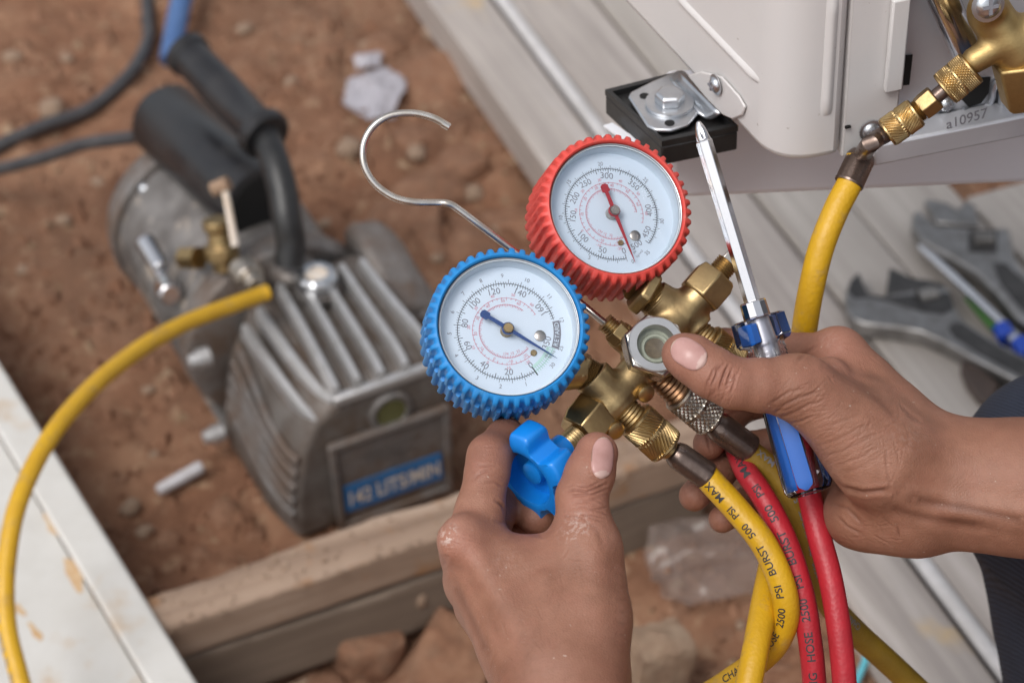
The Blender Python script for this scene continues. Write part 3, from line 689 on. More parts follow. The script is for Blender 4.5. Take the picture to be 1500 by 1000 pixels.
# recessed valve plate and base flange
plane_d = -.016
def vp(x, y): return PL(x, y, OA+NR*plane_d, NR)
zfl = vp(1300, 216).z
mb = MB(); c0 = OA+XA*(s2-.02)+NR*plane_d; mb.prism([V((p.x, p.y, ZB-.004)) for p in (c0, c0+XA*.30, c0+XA*.30-NR*.0012, c0-NR*.0012)], UP*.6); mb.build('valve_plate', M['ac_inner'], ac)
bl, br = rface(1300, 216, .002), rface(1500, 160, .002)
mb = MB(); c0 = OA+XA*(s2-.012)+NR*.001; zt = vp(1420, 162).z
mb.prism([V((p.x, p.y, ZB-.010)) for p in (c0, c0+XA*.30, c0+XA*.30-NR*.016, c0-NR*.016)], UP*.013); mb.build('base_flange', M['ac_inner'], ac, bevel=.0015)
fz = ZB+.003
def slot(pts, name, d=.0006, th=.0004):
    mb = MB(); poly = [vp(*p)+NR*d for p in pts]; mb.prism(poly, NR*th); mb.build(name, M['black'], ac)
slot([(1325, 80), (1336, 79), (1331, 123), (1322, 124)], 'slot')
slot([(1408, 145), (1412, 125), (1426, 114), (1450, 112), (1447, 135), (1436, 150), (1418, 156)], 'knockout_hole')
mb = MB(); e = [vp(*p)+NR*.002 for p in ((1408, 158), (1430, 160), (1448, 148), (1453, 128), (1457, 118), (1466, 117), (1469, 128), (1471, 142))]; mb.tube(spline(e, 5), .0016, 8); mb.build('pressed_edge', M['galv'], ac)
mb = MB(); hb = vp(1479, 136); mb.lathe(hb, NR, [(0, .009), (.004, .009), (.006, .0075)], 6, ref=UP); mb.build('hex_bolt', M['zinc'], ac, bevel=.0006)
def stamp(body, p, q, n, size, mat, name, parent, lift=.0012):
    ex = (q-p); L = ex.length; ex = ex.normalized(); ey = n.cross(ex); vs, fs = text_mesh(body, size, 0, .01); w = max(v[0] for v in vs)-min(v[0] for v in vs)
    k = L/w; c = p.lerp(q, .5); mb = MB(); mb.add([c+ex*(x*k)+ey*y+n*lift for x, y in vs], fs); return mb.build(name, mat, parent, smooth=False, fix=False)
stamp('a10957', rface(1386, 183, .0012), rface(1446, 165, .0012), NR, .0085, M['ink_soft'], 'stamped_number', ac, .0003)
def screw(p, n, r, parent, mat='zinc', name='screw', slotdir=None):
    mb = MB(); mb.lathe(p, n, [(0, r*1.3), (.0006, r*1.3), (.0008, r), (.0016, r*.97), (.0030, r*.55), (.0033, .0005)], 20); o = mb.build(name, M[mat], parent, angle=50)
    ex, ey, _ = orth(n, slotdir or UP); mb = MB(); mb.box(p+V(n)*.0032, ex, ey, n, (r*.6, r*.13, .0004)); mb.box(p+V(n)*.00325, ex, ey, n, (r*.13, r*.6, .0004)); mb.build('cross_slot', M['ink_soft'], o); return o
slot_o = rface(1242, 186, .0004); mb = MB(); mb.box(slot_o, XA, NR, UP, (.0014, .0006, .0006)); mb.build('notch', M['black'], ac)
screw(rface(1275, 191), NR, .0045, ac); screw(lface(1049, 124, .003), NL, .0042, ac); screw(vp(1385, 153), NR, .004, ac)
# foot: strap tab on the face, foot plate on the rubber pad
ZP = .675
mb = MB(); tabp = [(1010, 110), (1030, 104), (1060, 112), (1085, 140), (1094, 156), (1090, 168), (1076, 174), (1062, 168), (1040, 146)]
mb.prism([lface(*p, .0006) for p in tabp], NL*.0014); mb.build('strap_tab', M['ac_paint'], ac, bevel=.0008, angle=40)
def gp(x, y, z=ZP): return G(x, y, z)
zz = lambda x, y: (600+x/2.83, y/2.83)
fp = [zz(*p) for p in ((905, 415), (915, 395), (1000, 352), (1110, 305), (1140, 306), (1235, 400), (1245, 425), (1155, 530), (1085, 553), (1020, 552), (985, 535))]
mb = MB(); mb.prism([gp(*p, ZP+.001) for p in fp], UP*.0022); foot = mb.build('foot_plate', M['zinc'], ac, bevel=.001, angle=30)
mb = MB(); A0, A1, B0, B1 = gp(*zz(1075, 330), ZP+.003), gp(*zz(1190, 470), ZP+.003), lface(1000, 108, .001), lface(1058, 166, .001)
rows = []
for i in range(9):
    t = i/8; u = t*t*(3-2*t); rows.append([(A0.lerp(A1, j/8)).lerp(B0.lerp(B1, j/8), t)*1.0+UP*(-.004*math.sin(t*math.pi)) for j in range(9)])
mb.sheet(rows); mb.build('strap_bend', M['zinc'], ac, solid=.0018, angle=60)
wb = gp(*zz(1078, 432), ZP+.0033); mb = MB(); mb.lathe(wb, UP, [(0, .0125), (.0016, .0125), (.0018, .0118), (.0018, .007)], 28); mb.build('washer', M['zinc'], ac)
mb = MB(); mb.lathe(wb+UP*.0018, UP, [(0, .0078), (.0045, .0078), (.0058, .0062)], 6); mb.build('hex_bolt', M['zinc'], ac, bevel=.0005)
for p in ((974, 398), (1078, 510)):
    mb = MB(); mb.lathe(gp(*zz(*p), ZP+.0033), UP, [(0, .0026), (.0002, .0026)], 12); mb.build('hole', M['black'], ac)
pc = [G(*zz(*p), ZP) for p in ((810, 385), (1130, 305), (1362, 535), (1045, 600))]
pad = thing('rubber_pad', 'square black rubber pad with raised rim under the foot of the cream unit', 'rubber pad', sum(pc, V())/4-UP*.02)
mb = MB(); mb.prism([p-UP*.0130 for p in pc], UP*.0115); mb.build('block', M['black_rubber'], pad, bevel=.001)
mb = MB(); cen = sum(pc, V())/4
for i in range(4):
    a, b = pc[i], pc[(i+1) % 4]; mb.prism([a-UP*.0014, b-UP*.0014, b.lerp(cen, .11)-UP*.0014, a.lerp(cen, .11)-UP*.0014], UP*.0034)
mb.build('raised_rim', M['black_rubber'], pad)
mb = MB(); t0 = [G(*p, .6625) for p in ((884, 186), (897, 182), (935, 207), (922, 214))]; mb.prism(t0, UP*.001); tag(mb.build('white_tape', M['white_tape'], None), 'small white strip of tape sticking out beside the black pad', 'tape')
# bracket beam
p0, p1 = G(1000, 293, .60), G(1500, 271, .60); bd = (p1-p0).normalized(); bn = V((-bd.y, bd.x, 0))
bm0 = p0-bd*.008
mb = MB(); mb.prism([V((p.x, p.y, .60)) for p in (bm0, p0+bd*.60, p0+bd*.60+bn*.036, bm0+bn*.036)], UP*.0615); 
cpost = p0+bd*.56; mb.box(V((cpost.x+bn.x*.018, cpost.y+bn.y*.018, .299)), bd, bn, UP, (.02, .0165, .298)); br_ = mb.build('bracket_beam', M['bracket'], None, bevel=.005, bseg=4); tag(br_, 'light grey painted bracket beam under the cream unit', 'bracket')

# service valve (part of the unit)
def zr(x, y, d): return P(x, y, 1.0) if False else PL(x, y, OA+NR*d, NR)
va, vb = zr(1452, 14, .026), zr(1496, 100, .030)
c = (va+vb)/2; F = Field(c-V((.06, .06, .06)), c+V((.06, .06, .06)), .0007)
F.cap(zr(1450, 22, .02), zr(1490, 78, .028), .0105, .0115, .003)
F.cap(zr(1447, 10, .012), zr(1447, 8, .026), .0085, .0075, .004)
F.cap(zr(1475, 60, .028), zr(1428, 88, .028), .0070, .0062, .003)
F.cap(zr(1488, 62, .026), zr(1530, 36, .028), .0105, .0095, .004)
F.cap(zr(1490, 75, .02), zr(1490, 75, -.01), .010, .010, .004)
for k in range(1): pass
v, q = F.mesh(); v = relax(v, q, 1)
sv = npmesh('service_valve', v, q, M['brass_gold'], ac)
ax_ = (zr(1505, 160, .032)-zr(1484, 78, .030)).normalized()
mb = MB(); mb.lathe(zr(1488, 84, .030), ax_, [(0, .0125), (.024, .0125), (.0265, .011)], 6, ref=NR); mb.build('valve_cap', M['brass_gold'], sv, bevel=.0012)
screw(zr(1447, 8, .034), (NR+UP*.25).normalized(), .0062, sv, 'zinc', 'screw')
# pipes inside the service bay
mb = MB(); mb.tube([zr(1365, -40, .004), zr(1400, 40, .002), zr(1412, 70, -.004)], .0075, 14); mb.build('copper_pipe', M['chrome'], ac)
# ------------------------------------------------------------------ vacuum pump
AP = rad(24.5); XP = V((math.cos(AP), math.sin(AP), 0)); YP = V((-math.sin(AP), math.cos(AP), 0)); OP = G(483, 757); OP.z = 0
pump = thing('vacuum_pump', 'dirty cast aluminium vacuum pump with finned head and black carrying handle', 'vacuum pump', OP)
def L(x, y, z): return OP+XP*x+YP*y+UP*z
def lp(px, py, z): w = G(px, py, z)-OP; return w.dot(XP), w.dot(YP)
def hull(secs, name, mat, bevel=.004, parent=pump, ang=40, bs=3):
    """loft of equal-length sections (lists of local x,y,z)"""
    mb = MB(); n = len(secs[0]); vs = [L(*p) for s in secs for p in s]; fs = []
    for i in range(len(secs)-1):
        for k in range(n): fs.append((i*n+k, i*n+(k+1) % n, (i+1)*n+(k+1) % n, (i+1)*n+k))
    fs.append(tuple(range(n-1, -1, -1))); b = (len(secs)-1)*n; fs.append(tuple(b+k for k in range(n)))
    mb.add(vs, fs); return mb.build(name, mat, parent, bevel=bevel, bseg=bs, angle=ang)
# oil tank: section in x,z lofted along y (front at y=-0.015)
def xl(z, y): return float(np.interp(z, (0, .04, .085, .105, .122, .132), (-.040, -.037, -.029, -.020, -.008, .006)))+max(0, .02-y)*.28-.001
def sec(y, w0, w1, zt, b=0.0, lx=0.0):
    return [(xl(b, y), y, b), (xl(.03, y), y, .03), (xl(.06, y), y, .06), (xl(.09, y), y, .09), (xl(.112, y), y, min(.112, zt-.012)), (xl(.128, y)+.002, y, zt-.004), (w1-.02, y, zt), (w1-.004, y, zt-.008), (w1+.003, y, zt-.03), (w1+.004, y, .05), (w1, y, b)]
def sec_(y, w0, w1, zt, b=0.0, lx=0.0):
    return [(w0+.006, y, b), (w0-.010+lx, y, .045), (w0-.006+lx, y, .085), (w0+.004+lx, y, zt-.034), (w0+.016, y, zt-.014), (w0+.034, y, zt-.002), (w1-.02, y, zt), (w1-.004, y, zt-.008), (w1+.003, y, zt-.03), (w1+.004, y, .05), (w1, y, b)]
hull([sec(-.012, .002, .102, .128), sec(-.004, -.004, .105, .134, 0, -.004), sec(.03, -.016, .108, .139, 0, -.012), sec(.07, -.022, .110, .144, 0, -.014), sec(.105, -.026, .110, .149, 0, -.014), sec(.13, -.026, .108, .152, 0, -.014)], 'oil_tank', M['cast_tank'])
# front plate with rim, recess, sight glass and label
FY = -.0135
mb = MB(); mb.prism([L(x, FY, z) for x, z in ((.004, .006), (.100, .006), (.102, .088), (.002, .088))], -YP*.004); plate = mb.build('front_plate', M['cast'], pump, bevel=.002)
mb = MB()
for a, b in (((.004, .004), (.002, .090)), ((.002, .090), (.102, .090)), ((.102, .090), (.100, .004)), ((.100, .004), (.004, .004))):
    p, q = L(a[0], FY-.004, a[1]), L(b[0], FY-.004, b[1]); t = (q-p).normalized(); mb.box(p.lerp(q, .5), t, YP, t.cross(YP), ((q-p).length/2+.002, .0035, .0028))
mb.build('plate_rim', M['cast'], plate, bevel=.001)
for i, z in enumerate((.070, .0615)):
    mb = MB(); vs, fs = text_mesh('VACUUM PUMP' if i == 0 else 'TWO STAGE', .0075); mb.add([L(.052+x, FY-.0045, z+y) for x, y in vs], fs); mb.build('raised_lettering', M['cast'], plate, fix=False, smooth=False)
mb = MB(); mb.prism([L(x, FY-.0042, z) for x, z in ((.008, .017), (.095, .017), (.095, .045), (.008, .045))], -YP*.0012); lab = mb.build('blue_label', M['label_blue'], plate)
vs, fs = text_mesh('142 LITS/MIN', .0205, 0, .02); w = max(v[0] for v in vs)-min(v[0] for v in vs); k = .080/w
mb = MB(); mb.add([L(.0515+x*k, FY-.0056, .0295+y) for x, y in vs], fs); mb.build('label_print', M['label_print'], lab, smooth=False, fix=False)
sgp = L(.056, FY+.002, .103)
mb = MB(); mb.lathe(sgp, -YP, [(0, .019), (.003, .019), (.005, .0165), (.005, .0135), (.003, .0125)], 36); sg = mb.build('sight_glass_ring', M['cast_dirty'], pump)
mb = MB(); mb.lathe(sgp-YP*.0032, -YP, [(0, .0128), (.0008, .0128)], 28); mb.build('sight_glass', M['olive_glass'], sg)
# cooling fins: ridges running from back to front over the sloped top, then down the front edge
def strip(pts, w, h, name='cooling_fin', mat='cast_bright', parent=pump):
    mb = MB(); pts = spline([L(*p) for p in pts], 6); T, Fm = frames(pts, XP); rows = []
    for i, p in enumerate(pts):
        k = 1.0; t = T[i]; side = (XP-t*XP.dot(t)).normalized(); up = side.cross(t)
        if up.z < 0 and abs(up.z) > .2: up = -up
        w_ = w*1.15; rows.append([p+side*(-w_*1.25)-up*h*.8, p+side*(-w_)+up*h*.85, p+side*(-w_*.7)+up*h*1.05, p+side*(w_*.7)+up*h*1.05, p+side*w_+up*h*.85, p+side*w_*1.25-up*h*.8])
    n = len(rows[0]); mb.sheet(rows); mb.f += [tuple(range(n)), tuple((len(rows)-1)*n+k for k in range(n-1, -1, -1))]; mb.m += [0, 0]
    return mb.build(name, M[mat], parent, angle=50)
for x0, x1, z in ((.016, .014, 0), (.034, .033, 0), (.052, .053, 0), (.070, .074, 0), (.088, .098, -.001)):
    strip([(x0, .108, .156+z), (x0+(x1-x0)*.4, .06, .1495+z), (x1, .015, .1425+z), (x1, -.008, .1365+z)], .0026, .0075)
mb = MB(); p, q = L(.010, -.011, .131), L(.101, -.011, .132); t = (q-p).normalized(); mb.box(p.lerp(q, .5), t, YP, t.cross(YP), ((q-p).length/2, .004, .0045)); mb.build('front_edge_bar', M['cast_bright'], pump, bevel=.002)
for i, (dx, z0, z1, yb) in enumerate(((.000, .146, .126, .10), (-.014, .134, .112, .10))):
    strip([(dx-.006, yb, z0), (dx-.003, .05, z0-.006), (dx+.005, .01, z1+.001), (dx+.011, -.006, z1-.003)], .0028, .007)
for i in range(5):
    z = .092-i*.014
    strip([(xl(zz_, yy)-.001, yy, zz_) for yy, zz_ in ((.118, z+.012), (.08, z+.006), (.04, z-.003), (.008, z-.010), (-.010, z-.012))], .0022, .0042, mat='cast')
# oil filler cap
cp = L(.045, .098, .151)
mb = MB(); mb.lathe(cp, UP, [(0, .019), (.004, .019), (.004, .0165), (.006, .0165)], 32); mb.build('filler_boss', M['cast'], pump)
mb = MB(); mb.lathe(cp+UP*.006, UP, [(0, .0155), (.002, .0165), (.011, .0165), (.0135, .014), (.0135, .010), (.0118, .009)], 60, mod=lambda t, ph, r: r-(.0011 if (.0015 < t < .0115 and math.sin(ph*10) < -.2) else 0)); cap_ = mb.build('filler_cap', M['zinc'], pump)
mb = MB(); mb.lathe(cp+UP*.0175, UP, [(0, .0092), (.0008, .0092)], 24); mb.build('cap_sticker', M['label_print'], cap_)
# exhaust housing at the right
hull([[(.095, y, .03), (.095, y, z-.006), (.102, y, z), (.125, y, z-.004), (.139, y, z-.02), (.139, y, .04)] for y, z in ((.075, .126), (.10, .146), (.135, .158), (.165, .156))], 'exhaust_housing', M['cast'], .006)
for i in range(3): strip([(.1, .076+.001, .115-i*.018), (.125, .074, .112-i*.018), (.141, .09, .110-i*.018), (.142, .15, .116-i*.018)], .002, .003, mat='cast')
for p in ((.146, .10, .10), (.146, .10, .05)):
    mb = MB(); mb.lathe(L(.137, p[1], p[2]), XP, [(0, .007), (.006, .007), (.008, .005)], 6); mb.build('bolt', M['cast'], pump)
# motor, adaptor flange, foot
MC = L(.020, .164, .084); R0 = .0805
mb = MB(); mb.lathe(L(.026, .138, .083), YP, [(0, .074), (.003, .086), (.020, .088), (.026, .086)], 48); mb.build('adaptor_flange', M['cast'], pump, bevel=.002)
mb = MB(); mb.lathe(MC, YP, [(0, R0-.004), (.006, R0), (.150, R0), (.152, R0-.002)], 48); motor = mb.build('motor_body', M['cast_dirty'], pump)
mb = MB(); mb.lathe(MC+YP*.152, YP, [(0, R0+.004), (.008, R0+.005), (.026, R0+.002), (.040, R0-.010), (.046, R0-.03), (.047, .01)], 48); mb.build('end_bell', M['cast'], pump)
mb = MB(); mb.lathe(L(-.030, .318, .142), YP*-1+UP*.1, [(0, .006), (.01, .006), (.012, .004)], 12); mb.build('bolt', M['zinc'], pump)
for (x, y, z) in ((-.052, .118, .105), (-.050, .118, .020)):
    mb = MB(); mb.lathe(L(x+.004, y, z), -XP, [(0, .0085), (.010, .0085), (.011, .0065), (.016, .0062), (.018, .004)], 14); mb.build('bolt', M['cast_bright'], pump)
mb = MB()
for x in (-.04, .085): mb.prism([L(x, y, z) for y, z in ((.10, .0), (.30, .0), (.30, .006), (.10, .006))], XP*.03)
mb.prism([L(-.035, y, z) for y, z in ((.16, .006), (.28, .006), (.27, .03), (.17, .03))], XP*.145)
mb.build('mounting_foot', M['cast_dirty'], pump, bevel=.002)
# capacitor housing on top of the motor
mb = MB(); ca, cb = L(.034, .190, .182), L(.004, .352, .186); ax = (cb-ca).normalized()
mb.lathe(ca, ax, [(0, .030), (.002, .0345), (.155, .0335), (.163, .028), (.166, .012)], 40); capc = mb.build('capacitor_cover', M['black_dusty'], pump)
mb = MB(); mb.lathe(ca-ax*.0008, ax, [(0, .0285), (.0012, .0285)], 32); mb.build('end_cap', M['black'], capc)
mb = MB(); mb.prism([L(.035+x, .20, z) for x, z in ((-.030, .14), (.030, .14), (.026, .185), (-.026, .185))], YP*.13-XP*.022); mb.build('terminal_box', M['black_dusty'], pump, bevel=.004)
# power cord (part of the pump)
mb = MB(); mb.tube(spline([P(216, 198, 2.115), P(180, 203, 2.15), P(120, 212, 2.2), P(60, 232, 2.25), P(-10, 250, 2.3), P(-70, 262, 2.33)], 8), .0062, 12); mb.build('power_cord', M['cable'], pump)
# handle: bent black tube with a grip
h0, h1, h2, h3 = P(424, 388, 1.955), P(420, 320, 1.945), P(404, 242, 1.955), P(386, 194, 1.975)
mb = MB(); mb.tube(spline([h0, P(426, 352, 1.95), h1, P(414, 280, 1.948), h2, h3, P(368, 170, 1.985)], 6), .0125, 18); mb.build('handle_tube', M['black_rubber'], pump)
g0, g1 = P(388, 198, 1.972), P(268, 72, 2.045); ga = (g1-g0).normalized(); gl_ = (g1-g0).length
mb = MB(); mb.lathe(g0-ga*.004, ga, [(0, .020), (.003, .0225), (.010, .0225), (.013, .0185), (.016, .0165), (gl_*.5, .0175), (gl_-.012, .0165), (gl_-.009, .0195), (gl_-.002, .0200), (gl_, .017)], 30); mb.build('handle_grip', M['black_dusty'], pump)
mb = MB(); mb.lathe(L(.036, .130, .152), UP, [(0, .02), (.006, .019), (.010, .015)], 24); mb.build('handle_socket', M['cast'], pump)
# inlet fittings
def rod(a, b, ra, rb=None, seg=16): mb = MB(); mb.tube([a, b], [ra, rb if rb else ra], seg); return mb
fc = P(318, 352, 1.965)
mb = MB(); mb.lathe(P(330, 395, 1.97), (P(318, 330, 1.955)-P(330, 395, 1.97)).normalized(), [(0, .010), (.010, .010), (.0105, .014), (.022, .014), (.0225, .010), (.034, .009), (.036, .012), (.044, .012)], 12); fit = mb.build('inlet_fitting', M['brass_old'], pump, bevel=.001)
mb = rod(P(292, 378, 1.972), P(268, 378, 1.985), .0105, .0095, 6); mb.build('brass_cap', M['brass'], fit)
mb = rod(P(345, 360, 1.94), P(330, 280, 1.935), .0034, .003); mb.build('valve_lever', M['label_print'], fit)
mb = rod(P(335, 268, 1.94), P(312, 278, 1.945), .006); mb.build('lever_tip', M['stone'], fit)
mb = MB(); ha, hb = P(386, 430, 1.925), P(350, 388, 1.95); mb.lathe(hb, (ha-hb).normalized(), [(0, .009), (.004, .0125), (.020, .0125), (.021, .008), (.030, .008)], 14); mb.build('hose_nut', M['nickel'], pump, bevel=.001)
for a, b, r in (((212, 352), (238, 395), .0085), ((243, 418), (250, 432), .010)):
    mb = rod(P(*a, 2.015), P(*b, 1.995), r, r*.95, 12); mb.build('chrome_fitting', M['chrome'], pump, bevel=.002)
# ------------------------------------------------------------------ adjustable wrenches and small tools on the boards
def flat_tool(pts, z, th, dz=0):
    return [G(x, y, z) for x, y in pts], UP*-th
w1z = lambda x, y: (1000+x/2.858, 270+y/2.858)
ZW = .064
wr = thing('adjustable_wrench', 'front adjustable wrench with dark jaws lying on the pale boards, handle under the knee', 'wrench', G(1350, 470, .046))
body = [(740, 358), (722, 372), (700, 398), (684, 440), (678, 480), (690, 530), (715, 565), (760, 582), (820, 588), (900, 597), (1000, 615), (1090, 655), (1190, 712), (1340, 790), (1560, 905), (1600, 810), (1430, 716), (1300, 648), (1195, 580), (1160, 552), (1140, 510), (1120, 440), (1100, 425), (960, 440), (840, 462), (775, 452), (760, 420)]
mb = MB(); poly, off = flat_tool([w1z(*p) for p in body], ZW, .016); mb.prism(poly, off); mb.build('wrench_body', M['wrench'], wr, bevel=.004, bseg=3)
jaw = [(866, 345), (880, 350), (960, 388), (1060, 402), (1100, 418), (1105, 436), (960, 452), (850, 462), (858, 400)]
mb = MB(); poly, off = flat_tool([w1z(*p) for p in jaw], ZW-.0005, .015); mb.prism(poly, off); mb.build('movable_jaw', M['wrench_dark'], wr, bevel=.002)
face = [(738, 372), (704, 404), (692, 446), (720, 474), (790, 470), (900, 500), (1000, 530), (1090, 540), (1136, 520), (1118, 452), (960, 462), (840, 470), (775, 460), (758, 425)]
mb = MB(); poly, off = flat_tool([w1z(*p) for p in face], ZW+.0006, .0012); mb.prism(poly, off); mb.build('jaw_face', M['wrench_dark'], wr)
rec = [(1130, 575), (1170, 580), (1300, 665), (1430, 735), (1540, 800), (1510, 850), (1360, 770), (1250, 710), (1140, 640), (1112, 605)]
mb = MB(); poly, off = flat_tool([w1z(*p) for p in rec], ZW+.0006, .0012); mb.prism(poly, off); mb.build('handle_recess', M['wrench_dark'], wr)
wa, wb_ = G(*w1z(985, 480), ZW-.002), G(*w1z(1058, 462), ZW-.002)
mb = MB(); mb.lathe(wa, (wb_-wa).normalized(), [(i*(wb_-wa).length/12, .0085-(.0016 if i % 2 else 0)) for i in range(13)], 16); mb.build('worm_screw', M['wrench'], wr, angle=20)
wr2 = thing('adjustable_wrench', 'rear adjustable wrench with bright rim, nearer the bracket than the other', 'wrench', G(1430, 370, .046))
body2 = [(985, 95), (1060, 165), (1200, 178), (1372, 176), (1395, 300), (1440, 370), (1600, 505), (1560, 650), (1400, 555), (1320, 455), (1230, 365), (1110, 295), (1000, 235), (958, 165), (962, 120)]
mb = MB(); poly, off = flat_tool([w1z(*p) for p in body2], ZW+.004, .016); mb.prism(poly, off); mb.build('wrench_body', M['wrench'], wr2, bevel=.004, bseg=3)
mb = MB(); poly, off = flat_tool([w1z(*p) for p in ((1010, 60), (1100, 70), (1150, 100), (1190, 60), (1230, 90), (1240, 172), (1060, 160))], ZW-.002, .012); mb.prism(poly, off); mb.build('movable_jaw', M['wrench'], wr2, bevel=.002)
mb = MB(); poly, off = flat_tool([w1z(*p) for p in ((1196, 192), (1318, 192), (1316, 282), (1196, 278))], ZW+.0048, .0012); mb.prism(poly, off); mb.build('slot', M['wrench_dark'], wr2)
wa, wb_ = G(*w1z(1215, 240), ZW+.004), G(*w1z(1300, 236), ZW+.004)
mb = MB(); mb.lathe(wa, (wb_-wa).normalized(), [(i*(wb_-wa).length/12, .0085-(.0016 if i % 2 else 0)) for i in range(13)], 16); mb.build('worm_screw', M['wrench'], wr2, angle=20)
mb = MB(); poly, off = flat_tool([w1z(*p) for p in ((1300, 330), (1350, 330), (1560, 520), (1530, 600), (1420, 520), (1330, 410))], ZW+.0048, .0012); mb.prism(poly, off); mb.build('handle_recess', M['wrench_dark'], wr2)
# slim driver between the wrenches
sd2 = thing('nut_driver', 'slim chrome driver with green and blue grip between the two wrenches', 'screwdriver', G(*w1z(1200, 450), .05))
a_, b_ = G(*w1z(1000, 262), .058), G(*w1z(1345, 590), .060)
mb = MB(); mb.tube([a_, b_], .0046, 12); mb.build('shaft', M['chrome'], sd2)
mb = MB(); mb.tube([G(*w1z(1195, 470), .052), G(*w1z(1320, 600), .052)], [.004, .0065], 12); mb.build('green_grip', M['green_plastic'], sd2)
for p, q in (((1335, 600), (1365, 650)), ((1410, 660), (1450, 720))):
    mb = MB(); mb.tube([G(*w1z(*p), .058), G(*w1z(*q), .058)], .0085, 14); mb.build('blue_grip', M['tool_blue'], sd2, bevel=.001)
mb = MB(); mb.tube([G(*w1z(1350, 610), .058), G(*w1z(1440, 700), .058)], .0068, 12); mb.build('clear_handle', M['zinc'], sd2)
mb = MB(); poly, off = flat_tool([w1z(*p) for p in ((1168, 720), (1200, 722), (1260, 770), (1330, 830), (1300, 900), (1245, 900), (1190, 830), (1165, 770))], .056, .009); mb.prism(poly, off)
tag(mb.build('dark_slab', M['leather'], None, bevel=.003), 'flat dark brown slab under the handle of the front wrench', 'leather pouch')  # thin dark brown slab with bevelled edges

